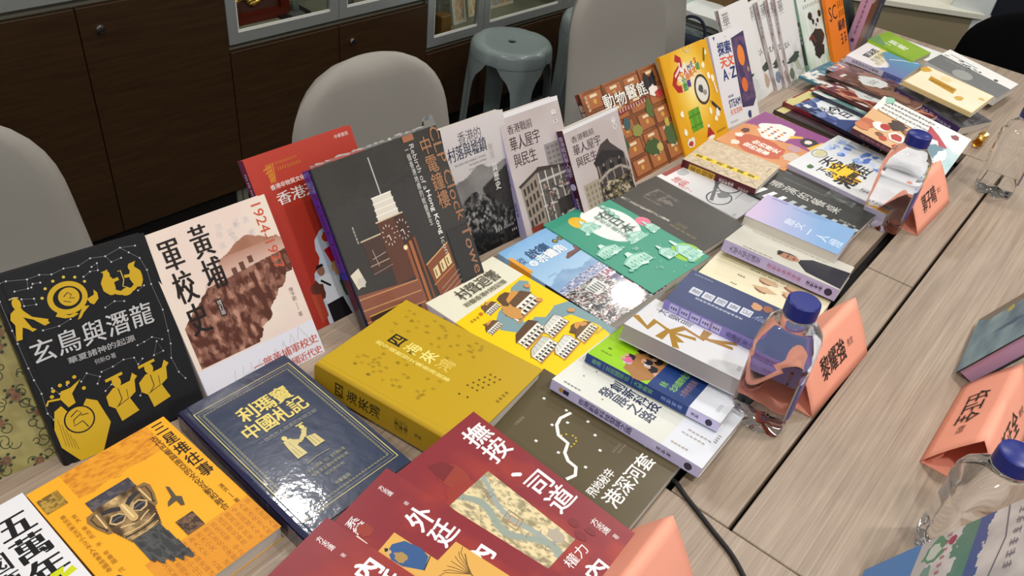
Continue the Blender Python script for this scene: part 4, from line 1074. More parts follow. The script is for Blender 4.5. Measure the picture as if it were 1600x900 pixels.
# --- villages and market towns
def a_market(c):
    def f(X, Y):
        sky = mixc((214, 206, 206), (190, 184, 184), Y * 1.6)
        n = fbm(X * 30, Y * 40, 3, 4); g = fbm(X * 5, Y * 7, 8, 3)
        ridge1 = .41 - .07 * np.exp(-((X - .45) / .18) ** 2) - .05 * np.exp(-((X - .9) / .2) ** 2) + .02 * (fbm(X * 8, Y * 0, 5) - .5)
        hill = mixc((108, 104, 102), (150, 146, 144), g)
        dark = mixc((34, 32, 32), (62, 58, 56), n)
        town = mixc((16, 15, 15), (178, 174, 172), np.clip((n - .42) * 4.5, 0, 1) * np.clip(g * 1.5, 0, 1))
        out = np.where((Y > ridge1)[..., None], hill, sky)
        out = np.where(((Y > .50 - .12 * (X - .5) * 2) & (X > .45) | (Y > .60))[..., None], dark, out)
        out = np.where((Y > .64 - .12 * np.sin(X * 5))[..., None], town, out)
        return np.where((Y > .86)[..., None], out * .35, out)
    c.paint(0, 0, 1, 1, 80, 120, f)
    c.text('香港的', .225, .055, .60, .155, (92, 90, 94), smear=.004); c.text('村落與墟鎮', .03, .142, .645, .255, (24, 38, 66), smear=.018)
    c.words('VILLAGES AND MARKET TOWNS', .10, .275, .60, .292, (60, 60, 64)); c.words('IN HONG KONG', .33, .305, .60, .322, (60, 60, 64)); c.words('Settlement and History', .30, .338, .58, .354, (120, 118, 118))
    c.text('聚落', .66, .21, .74, .33, (170, 160, 150), 'v'); c.text('與歷史', .66, .36, .75, .57, (226, 222, 218), 'v', bold=.01)
    c.marks(.52, .86, .64, .885, 3, (214, 210, 206)); c.marks(.66, .864, .84, .882, 9, (190, 186, 184)); c.marks(.78, .91, .88, .93, 3, (214, 210, 206))
book('paperback_book', 'market', 'grey book with black and white valley photograph beside wrapped clock tower book', 0.018, (196, 190, 190), a_market, spine_color=(60, 58, 72), gloss='satin', group='books standing along the back')

# --- two volumes of old houses
def house_common(c, vol):
    c.paint(0, 0, 1, 1, 20, 26, lambda X, Y: mixc((206, 196, 196), (186, 172, 168), fbm(X * 3, Y * 4, 6 + vol)))
    c.rect(0, 0, 1, .035, (232, 228, 230))
    c.text('香港戰前', .095, .095, .50, .168, (70, 44, 52), smear=.012); c.text('華人屋宇', .08, .185, .58, .30, (60, 34, 42), smear=.012); c.text('與民生', .08, .315, .46, .425, (60, 34, 42), smear=.012)
    c.ell(.88, .115, .035, None, (236, 230, 228)); c.ell(.88, .185, .035, None, (236, 230, 228)); c.text('上下'[vol], .855, .09, .905, .14, (70, 50, 54)); c.text('冊', .855, .16, .905, .21, (70, 50, 54))
def a_upper(c):
    house_common(c, 0)
    c.rect(.60, .33, .95, .62, (150, 142, 140))
    for k in range(6):
        for q in range(4): c.rect(.63 + .075 * q, .35 + .042 * k, .68 + .075 * q, .375 + .042 * k, (120, 114, 114), lay=0)
    c.poly([(.08, .56), (.38, .50), (.38, .96), (.10, .93)], (150, 136, 122)); c.poly([(.38, .50), (.98, .55), (.98, .88), (.38, .96)], (92, 84, 80))
    c.poly([(.06, .565), (.38, .49), (.42, .475), (1, .54), (1, .56), (.40, .51), (.08, .585)], (64, 56, 54))
    for k in range(4):
        for q in range(4):
            x = .115 + .065 * q; y = .60 - .011 * q + .085 * k
            c.poly([(x, y), (x + .035, y - .006), (x + .035, y + .05), (x, y + .056)], (62, 52, 48), lay=0)
    for y in (.60, .70, .80): c.line([(.38, y - .01), (.98, y - .01)], .03, (186, 180, 174))
    for x in (.40, .52, .64, .76, .88): c.line([(x, .52), (x + .01, .93)], .022, (196, 190, 184))
    c.paint(.42, .62, .98, .88, 40, 26, blotch([(40, 36, 36), (120, 112, 106), (60, 54, 52), (170, 160, 150), (128, 70, 60)], (12, 9), 4), lambda X, Y: fbm(X * 9, Y * 7, 3) > .5)
    c.rect(.62, .78, .98, .90, (52, 46, 44)); c.rect(.10, .905, .30, .95, (128, 52, 42)); c.rect(.0, .955, 1, 1, (170, 164, 166)); c.ell(.70, .9, .02, .03, (30, 28, 30))
    c.marks(.3, .962, .6, .985, 6, (80, 70, 72))
def s_upper(c): c.text('香港戰前華人屋宇與民生', .2, .06, .8, .55, (90, 74, 140), 'v'); c.marks(.25, .68, .75, .8, 3, (90, 74, 140), 'v')
book('paperback_book', 'upper', 'pale book with old arcaded tenement photograph, taller of the matching pair', 0.020, (224, 218, 222), a_upper, s_upper, (196, 188, 230), gloss='satin', group='books standing along the back')
def a_lower(c):
    house_common(c, 1)
    c.rect(.10, .62, .42, .98, (168, 156, 138))
    for k in range(5):
        for q in range(4): c.rect(.13 + .07 * q, .65 + .062 * k, .165 + .07 * q, .69 + .062 * k, (134, 122, 108), lay=0)
    c.poly([(.40, .42), (.55, .30), (.70, .27), (.72, .32), (.92, .48), (.97, .62), (.97, 1), (.36, 1)], (70, 62, 60))
    c.poly([(.36, .45), (.55, .36), (.90, .46), (.95, .56), (.66, .47), (.40, .53)], (44, 40, 42)); c.line([(.37, .66), (.60, .60), (.80, .60), (.97, .68)], .035, (170, 158, 146)); c.text('茶樓酒家', .62, .607, .82, .65, (70, 60, 56))
    for x in (.42, .52, .66, .82, .93): c.line([(x, .50), (x + .02, .98)], .02, (152, 140, 130))
    c.paint(.40, .70, .98, 1, 40, 26, blotch([(30, 28, 28), (70, 62, 56), (150, 140, 96), (46, 42, 40), (190, 176, 150)], (10, 8), 14), lambda X, Y: fbm(X * 8, Y * 6, 9) > .42)
    for q in range(3): c.rect(.47 + .15 * q, .53, .55 + .15 * q, .59, (32, 30, 32))
def s_lower(c):
    c.rect(0, 0, .35, 1, (110, 84, 170)); c.text('香港戰前華人屋宇', .3, .06, .85, .5, (214, 196, 226), 'v'); c.ell(.55, .6, .3, None, (196, 186, 220)); c.marks(.35, .72, .8, .86, 4, (190, 170, 210), 'v')
book('paperback_book', 'lower', 'pale book with round fronted old house and dark purple spine, lower of the pair', 0.022, (224, 218, 218), a_lower, s_lower, (72, 26, 46), gloss='satin', group='books standing along the back')

# --- animal clinic drawers
def a_animal(c):
    c.paint(0, 0, 1, 1, 30, 30, blotch([(140, 84, 46), (160, 98, 56), (128, 74, 40)], (5, 9), 3, False))
    r = random.Random(3)
    for j in range(5):
        for i in range(4):
            x = .05 + .24 * i + r.uniform(-.02, .02); y = .02 + .195 * j
            c.rect(x, y, x + .215, y + .175, (112, 64, 34)); c.rect(x + .012, y + .012, x + .203, y + .163, (168, 102, 58)); c.rect(x + .065, y + .03, x + .15, y + .058, (226, 206, 168)); c.ell(x + .107, y + .10, .02, None, (204, 160, 70), 10)
    c.line([(.27, .0), (.27, 1)], .02, (112, 64, 34)); c.line([(.74, 0), (.76, 1)], .016, (112, 64, 34))
    for i, ch in enumerate('動物醫館'):
        x = .22 + .145 * i; y = .115 + .018 * (i % 2)
        for bo, cc in ((.045, (58, 34, 22)), (.012, (240, 236, 226))): c.text(ch, x, y - .02, x + .14, y + .13, cc, bold=bo)
    c.poly([(.33, .30), (.74, .265), (.75, .305), (.34, .345)], (122, 34, 34)); c.marks(.36, .285, .72, .325, 10, (226, 190, 170))
    c.blob(.85, .17, .085, .085, (36, 34, 36), 3); c.poly([(.78, .13), (.80, .04), (.85, .10)], (36, 34, 36)); c.poly([(.88, .10), (.93, .05), (.93, .14)], (36, 34, 36)); c.blob(.85, .25, .06, .06, (236, 226, 218), 5); c.blob(.92, .30, .06, .04, (176, 62, 58), 6)
    c.blob(.73, .40, .04, .10, (86, 106, 52), 2); c.blob(.62, .77, .10, .09, (66, 88, 46), 4); c.blob(.70, .80, .04, .05, (190, 170, 96), 7); c.blob(.90, .74, .09, .11, (74, 96, 56), 9); c.blob(.89, .60, .03, .05, (186, 168, 80), 3)
    c.blob(.40, .45, .05, .06, (66, 88, 92), 8); c.blob(.50, .55, .07, .06, (140, 140, 70), 9); c.blob(.28, .62, .06, .10, (60, 84, 50), 12)
    c.poly([(.20, .30), (.27, .27), (.30, .34), (.22, .40)], (230, 222, 206)); c.marks(.02, .04, .07, .2, 4, (220, 190, 150), 'v')
def s_animal(c): c.paint(0, 0, 1, 1, 3, 24, blotch([(150, 76, 42), (90, 40, 40), (60, 40, 60), (170, 110, 60)], (1, 7), 6)); c.text('動物醫館', .1, .1, .9, .4, (236, 226, 210), 'v')
book('picture_book', 'animal', 'brown picture book with drawer cabinet, black cat and white title lettering', 0.012, (150, 90, 50), a_animal, s_animal, (140, 74, 40), gloss='satin', group='books standing along the back')

# --- yellow magnifier book
def a_yellow(c):
    c.paint(0, 0, 1, 1, 40, 44, lambda X, Y: mixc((252, 232, 150), (226, 166, 14), np.clip(np.hypot((X - .5) * 1.3, (Y - .38)) * 2.1 - .12, 0, 1)))
    c.rect(0, 0, .045, 1, (222, 154, 16))
    c.line([(.28, .06), (.36, .10), (.36, .16), (.22, .22), (.15, .30), (.20, .36), (.28, .37)], .085, (176, 34, 38)); c.line([(.345, .12), (.32, .175), (.2, .235)], .03, (240, 210, 200))
    r = random.Random(6)
    for k in range(30): c.poly([(.48 + .26 * math.cos(k * .21) * r.uniform(.5, 1), .30 + .17 * math.sin(k * .21) * r.uniform(.5, 1)), (.48, .27), (.50 + .26 * math.cos(k * .21 + .1), .30 + .17 * math.sin(k * .21 + .1))], (238, 236, 230), lay=0)
    c.k += 1
    for i, ch in enumerate('GAMES全港英文遊戲書'):
        x = .30 + .085 * (i % 5); y = .20 + .065 * (i // 5) - .04 * (i % 5) / 2
        c.text(ch, x, y, x + .09, y + .075, r.choice([(190, 40, 50), (40, 90, 170), (60, 150, 70), (90, 50, 140), (220, 110, 30)]), bold=.03)
    c.ring(.66, .46, .155, .028, (60, 52, 48), 26, ry=.155); c.ell(.66, .46, .128, .125, (226, 222, 212)); c.blob(.64, .45, .05, .045, (80, 76, 76), 4); c.blob(.70, .50, .04, .03, (150, 146, 140), 5)
    c.line([(.76, .60), (.80, .63)], .02, (160, 130, 60)); c.line([(.79, .625), (.93, .745)], .042, (48, 42, 38))
    for k in range(4): c.rect(.27 + .058 * k, .60, .322 + .058 * k, .82, (98 - 10 * (k % 2), 168 - 14 * (k % 2), 36))
    c.rect(.26, .655, .50, .672, (70, 130, 30)); c.rect(.26, .76, .50, .777, (70, 130, 30))
    c.poly([(.52, .93), (.60, .83), (.68, .93), (.66, .95)], (170, 34, 40)); c.ell(.60, .955, .075, .022, (244, 240, 232)); c.ell(.60, .83, .02, None, (244, 240, 232))
    c.blob(.18, .90, .08, .05, (240, 232, 220), 3); c.blob(.17, .91, .05, .028, (176, 60, 60), 4)
    for x, y in ((.80, .24), (.90, .12), (.14, .60), (.93, .40), (.86, .36), (.72, .70), (.80, .80), (.12, .78)): c.blob(x, y, .035, .035, (248, 240, 214), int(x * 99), 8)
    c.line([(.84, .20), (.90, .08)], .03, (90, 110, 50)); c.line([(.93, .44), (.95, .56)], .03, (236, 226, 200)); c.blob(.86, .75, .04, .045, (240, 236, 230), 2)
    c.ring(.56, .0, .08, .012, (206, 200, 190), 18, ry=.06, a0=0, a1=180); c.marks(.74, .92, .95, .945, 7, (110, 70, 30))
book('picture_book', 'yellow', 'bright yellow picture book with magnifying glass and colourful lettering', 0.010, (228, 168, 20), a_yellow, spine_color=(214, 150, 22), gloss='satin', group='books standing along the back')

# --- astronomy
def a_astro(c):
    c.rect(0, 0, 1, 1, (226, 224, 226))
    c.poly([(.60, .09), (1.0, .05), (1.0, .80), (.875, .88), (.55, .85)], (70, 54, 88))
    c.paint(.60, .10, 1.0, .80, 16, 26, blotch([(66, 50, 84), (84, 64, 100), (110, 80, 110), (72, 56, 92)], (3, 5), 7, False))
    c.ell(.80, .30, .10, .115, (232, 134, 52)); c.ell(.745, .62, .085, .08, (222, 110, 50)); c.ell(.93, .47, .03, .03, (180, 140, 110))
    c.text('探索', .17, .09, .56, .235, (44, 56, 110), bold=.035); c.text('天文', .17, .245, .57, .37, (224, 94, 44), bold=.035)
    c.words('A', .18, .385, .32, .50, (44, 56, 110), bold=.03); c.words('Z', .41, .385, .56, .50, (44, 56, 110), bold=.03); c.words('to', .345, .43, .39, .46, (224, 94, 44))
    c.text('閱讀', .2, .665, .36, .695, (70, 70, 100)); c.words('STEAM', .19, .72, .53, .80, (60, 62, 104), bold=.025); c.text('天文百科', .17, .82, .53, .885, (224, 120, 80), bold=.02)
    c.poly([(.10, .02), (.16, .02), (.13, .06)], (44, 56, 110)); c.blob(.72, .95, .05, .045, (54, 60, 110), 3); c.marks(.12, .945, .35, .965, 6, (110, 110, 130)); c.ell(.45, .05, .012, None, (200, 120, 80))
book('paperback_book', 'astro', 'white astronomy book with orange planets on a purple panel', 0.012, (226, 224, 226), a_astro, spine_color=(224, 218, 232), gloss='satin', group='books standing along the back')

# --- white series beside it
def mk_series(seed, tone):
    def a(c):
        c.paint(0, 0, 1, 1, 30, 44, lambda X, Y: mixc((228, 226, 224), tone, np.clip((fbm(X * 3, Y * 4, seed) - .45) * 2.5, 0, 1) * np.clip((Y - .45) * 2.2, 0, 1)))
        for k in range(5): c.line([(.05 + .055 * k, .03), (.05 + .055 * k, .2)], .006, (170, 168, 166), lay=0); c.line([(.03, .05 + .034 * k), (.30, .05 + .034 * k)], .006, (170, 168, 166), lay=0)
        c.text('華', .06, .04, .28, .18, (130, 128, 128), smear=.01)
        c.text('文人', .02, .50, .26, .57, (60, 58, 60), bold=.02)
        c.blob(.35, .72, .28, .05, (62, 74, 66), seed, 20, .3); c.blob(.5, .84, .32, .08, (206, 206, 206), seed + 1, 18, .2)
        for k in range(6): c.line([(.34 + .03 * k, .76), (.40 + .04 * k, .86 + .01 * k)], .016, (150, 156, 96), lay=0)
        c.blob(.14, .86, .1, .07, tone, seed + 3)
    return a
def s_series(c):
    c.paint(0, 0, 1, 1, 3, 30, blotch([(190, 184, 184), (206, 200, 200), (160, 140, 140)], (1, 8), 4, False)); c.marks(.3, .1, .7, .4, 6, (70, 60, 66), 'v')
lab = {'hua': 'white grid patterned book standing just behind astronomy book', 'hb': 'first thin strip of white book right of the grid patterned book', 'hc': 'second thin strip in the row of white books', 'hd': 'third thin strip in the row of white books', 'he': 'white book with grey foot drawing just left of panda book'}
for i, (k, tone) in enumerate((('hua', (190, 196, 190)), ('hb', (186, 160, 140)), ('hc', (120, 134, 156)), ('hd', (170, 150, 140)), ('he', (96, 112, 92)))):
    book('paperback_book', k, lab[k], 0.010, (226, 224, 224), mk_series(20 + 3 * i, tone), s_series, (200, 194, 196), gloss='satin', group='books standing along the back')
def a_panda(c):
    c.paint(0, 0, 1, 1, 30, 44, lambda X, Y: mixc((222, 228, 220), (128, 168, 124), np.clip((fbm(X * 8, Y * 3, 5) - .35) * 2.2, 0, 1) * np.clip(Y * 1.6 - .3, 0, 1)))
    c.marks(.22, .10, .80, .17, 4, (90, 92, 90)); c.marks(.16, .205, .80, .245, 8, (120, 122, 118))
    c.blob(.52, .42, .22, .11, (212, 212, 206), 3, 18, .1); c.blob(.38, .35, .08, .05, (40, 38, 36), 4); c.blob(.72, .36, .06, .045, (40, 38, 36), 5); c.blob(.45, .42, .045, .035, (36, 34, 34), 6); c.blob(.62, .43, .045, .03, (36, 34, 34), 7); c.blob(.54, .47, .03, .02, (36, 34, 34), 8)
    c.blob(.52, .62, .26, .11, (50, 40, 36), 9, 18, .15); c.blob(.5, .76, .18, .09, (40, 34, 32), 10); c.line([(.2, .60), (.32, .56), (.42, .66)], .06, (110, 50, 40)); c.blob(.78, .70, .06, .05, (200, 204, 196), 12)
def s_panda(c):
    c.rect(0, 0, 1, 1, (122, 156, 136)); c.rect(.2, .36, .8, .86, (46, 60, 52)); c.marks(.32, .40, .68, .62, 4, (190, 200, 190), 'v')
book('paperback_book', 'panda', 'pale green book with a panda on its cover', 0.013, (196, 212, 190), a_panda, s_panda, (122, 156, 136), gloss='satin', group='books standing along the back')
def a_ob(c):
    c.words('SC', .10, .29, .55, .47, (60, 30, 16), smear=.006); c.marks(.62, .28, .98, .36, 3, (90, 40, 20)); c.marks(.62, .40, .98, .48, 3, (90, 40, 20)); c.text('編者', .52, .50, .94, .64, (60, 30, 16), bold=.03); c.marks(.55, .68, .96, .82, 2, (60, 30, 16))
book('paperback_book', 'orangebook', 'plain orange exam book standing right of panda book', 0.010, (240, 128, 22), a_ob, gloss='satin', group='books standing along the back')
def a_pink(c):
    c.paint(0, 0, 1, 1, 16, 20, lambda X, Y: np.where((X < .32 + .1 * np.sin(Y * 6))[..., None], np.array((124, 70, 46.)), np.array((58, 58, 74.)))); c.rect(0, .0, 1, .36, (196, 176, 170)); c.poly([(.0, .40), (.3, .3), (.55, .5), (.3, 1), (0, 1)], (128, 72, 46)); c.poly([(.5, .45), (1, .2), (1, 1), (.35, 1)], (58, 58, 74)); c.marks(.70, .45, .80, .95, 7, (150, 150, 170), 'v')
def s_pink(c): c.marks(.35, .25, .65, .78, 8, (110, 70, 110), 'v'); c.ell(.5, .86, .18, None, (110, 60, 110))
book('paperback_book', 'pinkspine', 'upright book with wide pink spine and brown navy cover', 0.032, (70, 66, 80), a_pink, s_pink, (200, 158, 190), gloss='satin', group='books standing along the back')
def a_dg(c):
    c.paint(0, 0, 1, 1, 14, 16, blotch([(30, 44, 36), (50, 76, 50), (60, 60, 70), (40, 46, 46)], (3, 4), 3, False)); c.marks(.3, .3, .42, .6, 3, (110, 170, 80), 'v')
book('paperback_book', 'darkgreen', 'dark green and grey book hidden between orange and pink spined books', 0.012, (44, 54, 48), a_dg, gloss='satin', group='books standing along the back')

# --- flat books, front rows
def a_w50k(c):
    c.rect(0, 0, 1, 1, (232, 232, 236))
    c.text('五萬年', .735, .075, .955, .56, (26, 26, 30), 'v', smear=.045)
    c.text('中國簡', .52, .12, .72, .50, (30, 30, 34), 'v', smear=.01)
    c.line([(.83, .53), (.90, .525), (.88, .56), (.96, .55)], .05, (206, 216, 30))
book('paperback_book', 'w50k', 'white book with heavy black title cut off at bottom left corner', 0.022, (232, 232, 236), a_w50k, gloss='satin')

def a_sanx(c):
    Y0 = (246, 176, 34)
    c.paint(0, 0, 1, 1, 10, 14, lambda X, Y: mixc((247, 178, 36), (240, 168, 30), fbm(X * 3, Y * 3, 4)))
    c.paint(.22, .0, .86, .235, 60, 34, lambda X, Y: mixc((232, 158, 36), (206, 128, 28), np.clip((fbm(X * 16, Y * 22, 6) - .45) * 5, 0, 1)), lambda X, Y: (Y < .78 + .2 * (fbm(X * 7, Y, 3) - .3)) & (Y > -1))
    c.paint(.24, .735, 1, 1, 50, 24, lambda X, Y: mixc((232, 158, 40), (218, 140, 36), fbm(X * 4, Y * 3, 8)))
    column_text(c, HAN, .30, .75, 1.0, 1.0, 13, 7, (176, 104, 30), 5)
    for i, ch in enumerate('三星堆往事'): c.text(ch, .868 + .003 * i, .012 + .099 * i, .968 + .003 * i, .103 + .099 * i, (44, 28, 14), bold=.018, smear=.006, shear=.06)
    c.text('古代巴蜀與南亞的文化互動和融合', .81, .085, .862, .735, (70, 42, 18), 'v', bold=.008)
    c.text('湯洪', .905, .585, .94, .65, (96, 60, 24), 'v'); c.line([(.922, .66), (.922, .70)], .004, (96, 60, 24)); c.text('著', .905, .71, .94, .74, (96, 60, 24))
    # bronze head
    MET = lambda sd: (lambda X, Y: mixc((70, 50, 30), (222, 188, 130), np.clip(fbm(X * 6, Y * 5, sd) * 1.7 - .5 + .35 * np.cos((X - .45) * 7), 0, 1)))
    c.paint(.225, .238, .53, .325, 30, 14, blotch([(52, 52, 66), (74, 72, 86), (60, 56, 66), (96, 90, 92)], (6, 3), 3, False), lambda X, Y: Y < .92 - .12 * np.sin(X * 3))
    c.paint(.215, .305, .545, .60, 50, 54, MET(5), lambda X, Y: (np.abs(X - .5) < np.where(Y < .55, .46, .46 - .16 * (Y - .55) / .45)) & (Y < 1 - .25 * np.abs(X - .5) ** 1.5))
    for sg, x0 in ((-1, .235), (1, .52)):
        P = [(x0, .315), (x0 + sg * .06, .318), (x0 + sg * .078, .35), (x0 + sg * .062, .41), (x0 + sg * .03, .475), (x0 + sg * .005, .482), (x0 - sg * .01, .40)]
        c.poly(P, (140, 108, 64)); c.line([(x0 + sg * .02, .335), (x0 + sg * .05, .345), (x0 + sg * .045, .40), (x0 + sg * .018, .45)], .010, (66, 48, 30)); c.line([(x0 + sg * .008, .335), (x0 + sg * .012, .44)], .010, (226, 196, 140))
        c.ell(x0 + sg * .022, .452, .008, None, (40, 30, 24), 8)
    for sg in (-1, 1):
        m = lambda x, y: (.383 + sg * x, y)
        c.poly([m(.018, .372), m(.06, .348), m(.125, .338), m(.135, .36), m(.07, .375), m(.03, .395)], (50, 46, 52))
        c.poly([m(.02, .43), m(.05, .398), m(.095, .39), m(.135, .425), m(.11, .455), m(.06, .462)], (206, 174, 116))
        c.poly([m(.028, .431), m(.055, .406), m(.092, .40), m(.122, .426), m(.10, .446), m(.06, .452)], (46, 44, 50))
        c.line([m(.03, .428), m(.075, .422), m(.118, .425)], .007, (120, 112, 110))
        c.line([m(.02, .505), m(.06, .49), m(.10, .48)], .008, (230, 200, 144))
    c.poly([(.365, .36), (.40, .36), (.412, .47), (.40, .492), (.366, .492), (.354, .47)], (206, 172, 112)); c.line([(.383, .365), (.384, .47)], .010, (240, 214, 160)); c.line([(.356, .488), (.383, .497), (.41, .487)], .007, (60, 44, 28))
    c.line([(.265, .545), (.32, .552), (.383, .556), (.45, .55), (.50, .538)], .012, (56, 42, 28)); c.line([(.27, .525), (.33, .535), (.383, .539), (.44, .534), (.495, .52)], .008, (228, 196, 138)); c.line([(.285, .57), (.383, .58), (.48, .565)], .007, (210, 176, 118))
    c.paint(.27, .582, .50, .85, 36, 40, blotch([(46, 48, 52), (64, 66, 68), (86, 86, 86), (56, 58, 60)], (6, 6), 12, False), lambda X, Y: (X > .06 + .55 * np.clip(Y - .55, 0, 1) ) & (X < .88 + .1 * Y) & (Y < .62 + .4 * X + .05 * np.sin(X * 30)))
    c.poly([(.66, .415), (.675, .43), (.665, .50), (.69, .52), (.665, .575), (.645, .565), (.645, .525), (.58, .53), (.60, .505), (.64, .49)], (84, 76, 62))
    c.paint(.545, .63, .67, .735, 16, 16, blotch([(92, 64, 46), (120, 92, 70), (70, 50, 40)], (4, 4), 9), None)
    c.paint(.018, .075, .155, .18, 18, 14, blotch([(150, 116, 40), (184, 148, 66), (120, 92, 36)], (5, 4), 10), None)
    column_text(c, HAN, .05, .23, .10, .66, 1, 15, (150, 100, 30), 8, 1); column_text(c, HAN, .105, .26, .15, .70, 1, 14, (156, 106, 34), 9, .6)
    c.blob(.05, .74, .06, .05, (70, 60, 50), 3)
book('paperback_book', 'sanx', 'bright orange yellow book with bronze mask on its cover at lower left', 0.022, (246, 176, 34), a_sanx, spine_color=(240, 166, 30), gloss='matte')

def a_blue(c):
    G = (214, 200, 118); G2 = (128, 124, 96)
    c.paint(.06, .05, .96, .93, 20, 24, lambda X, Y: mixc((24, 40, 70), (32, 48, 80), fbm(X * 3, Y * 3, 3)))
    for q, t, col in ((0, .009, G), (.022, .004, (160, 158, 130)), (.05, .022, (92, 96, 88))):
        x0, x1, y0, y1 = .063 + q, .962 - q, .066 + q * .7, .93 - q * .7
        c.line([(x0, y0), (x1, y0), (x1, y1), (x0, y1)], t, col, closed=True)
    c.k += 1
    for i in range(40):
        y = .112 + .775 * i / 39
        c.ell(.113, y, .009, None, G2, 6, lay=0); c.ell(.912, y, .009, None, G2, 6, lay=0)
    for i in range(27):
        x = .125 + .775 * i / 26
        c.ell(x, .101, .009, None, G2, 6, lay=0); c.ell(x, .895, .009, None, G2, 6, lay=0)
    c.text('利瑪竇', .30, .175, .77, .285, (228, 208, 112), bold=.016, smear=.012); c.text('中國札記', .215, .288, .795, .395, (228, 208, 112), bold=.016, smear=.012)
    c.line([(.22, .41), (.80, .405)], .003, (110, 120, 140)); c.text('一個西方人眼裏的大明王朝', .26, .42, .80, .447, (138, 140, 138))
    for x, y, f in ((.43, .55, 1), (.60, .545, -1)):
        c.ell(x, y - .065, .021, .017, G, 12); c.poly([(x - .03, y - .05), (x + .03, y - .05), (x + .055 * f + .02, y - .0), (x + .035, y + .01), (x + .045, y + .08), (x - .045, y + .08), (x - .04, y + .0)], (206, 190, 120))
        c.line([(x, y - .03), (x + .01, y + .07)], .004, (110, 104, 76)); c.line([(x - .02, y + .01), (x - .02, y + .07)], .004, (110, 104, 76)); c.poly([(x + .03 * f, y - .04), (x + .09 * f, y - .01), (x + .08 * f, y + .01), (x + .03 * f, y - .01)], (206, 190, 120))
        if f < 0: c.rect(x - .035, y - .09, x + .035, y - .082, G)
    c.line([(.41, .685), (.50, .675), (.62, .68)], .006, (150, 146, 100))
    c.text('（意）利瑪竇（比）金尼閣◎著', .335, .71, .71, .732, (150, 148, 116)); c.text('何高濟王遵仲李申◎譯', .36, .745, .70, .767, (150, 148, 116)); c.text('何兆武◎校', .44, .78, .62, .80, (150, 148, 116)); c.text('中華書局', .44, .85, .58, .875, (160, 158, 128))
def s_blue(c):
    for y in (.05, .055, .12, .7, .74, .745, .94): c.rect(0, y, 1, y + .004, (96, 96, 120))
    c.marks(.3, .16, .7, .5, 8, (70, 74, 96), 'v'); c.marks(.35, .55, .65, .66, 3, (70, 74, 96), 'v')
book('hardcover_book', 'blue', 'navy hardcover with gold frame border and two gold figures in glossy wrap', 0.030, (26, 42, 72), a_blue, s_blue, (34, 34, 72), hard=True, gloss='wrap')

def a_gold(c):
    K = (120, 96, 14)
    scatter_chars(c, HAN, 40, (.60, .06, .92, .62), .032, K, 3); scatter_chars(c, HAN, 40, (.12, .12, .42, .62), .032, K, 4)
    c.text('四', .50, .155, .625, .26, (30, 26, 16), bold=.03)
    c.text('海', .50, .275, .62, .375, (242, 226, 130), bold=.012); c.text('來', .50, .385, .63, .485, (246, 232, 140), bold=.012); c.text('鴻', .50, .50, .635, .60, (222, 196, 90), bold=.008)
    c.text('灬', .50, .28, .54, .35, (50, 40, 16), bold=.02)
    c.text('趙令揚教授文集香港故事', .43, .125, .475, .65, (238, 222, 120), 'v', bold=.012)
    c.k += 1
    for i in range(5):
        for j in range(3): c.ell(.50 + .055 * i * .9, .745 + .032 * j + .012 * i, .009, None, (96, 74, 10), 8, lay=0)
    for x, y in ((.39, .75), (.40, .80)): c.ell(x, y, .009, None, (96, 74, 10), 8)
    c.marks(.48, .935, .63, .955, 4, (110, 86, 12))
def s_gold(c):
    c.text('四', .22, .145, .78, .215, (40, 34, 14), bold=.02); c.text('海來鴻', .25, .235, .75, .47, (44, 36, 14), 'v', bold=.01); c.marks(.2, .565, .8, .66, 3, (90, 72, 14), 'v'); c.marks(.4, .70, .6, .75, 2, (90, 72, 14), 'v')
book('hardcover_book', 'gold', 'thick mustard gold hardcover with embossed characters in the middle', 0.045, (192, 158, 24), a_gold, s_gold, (176, 142, 20), hard=True, gloss='satin')

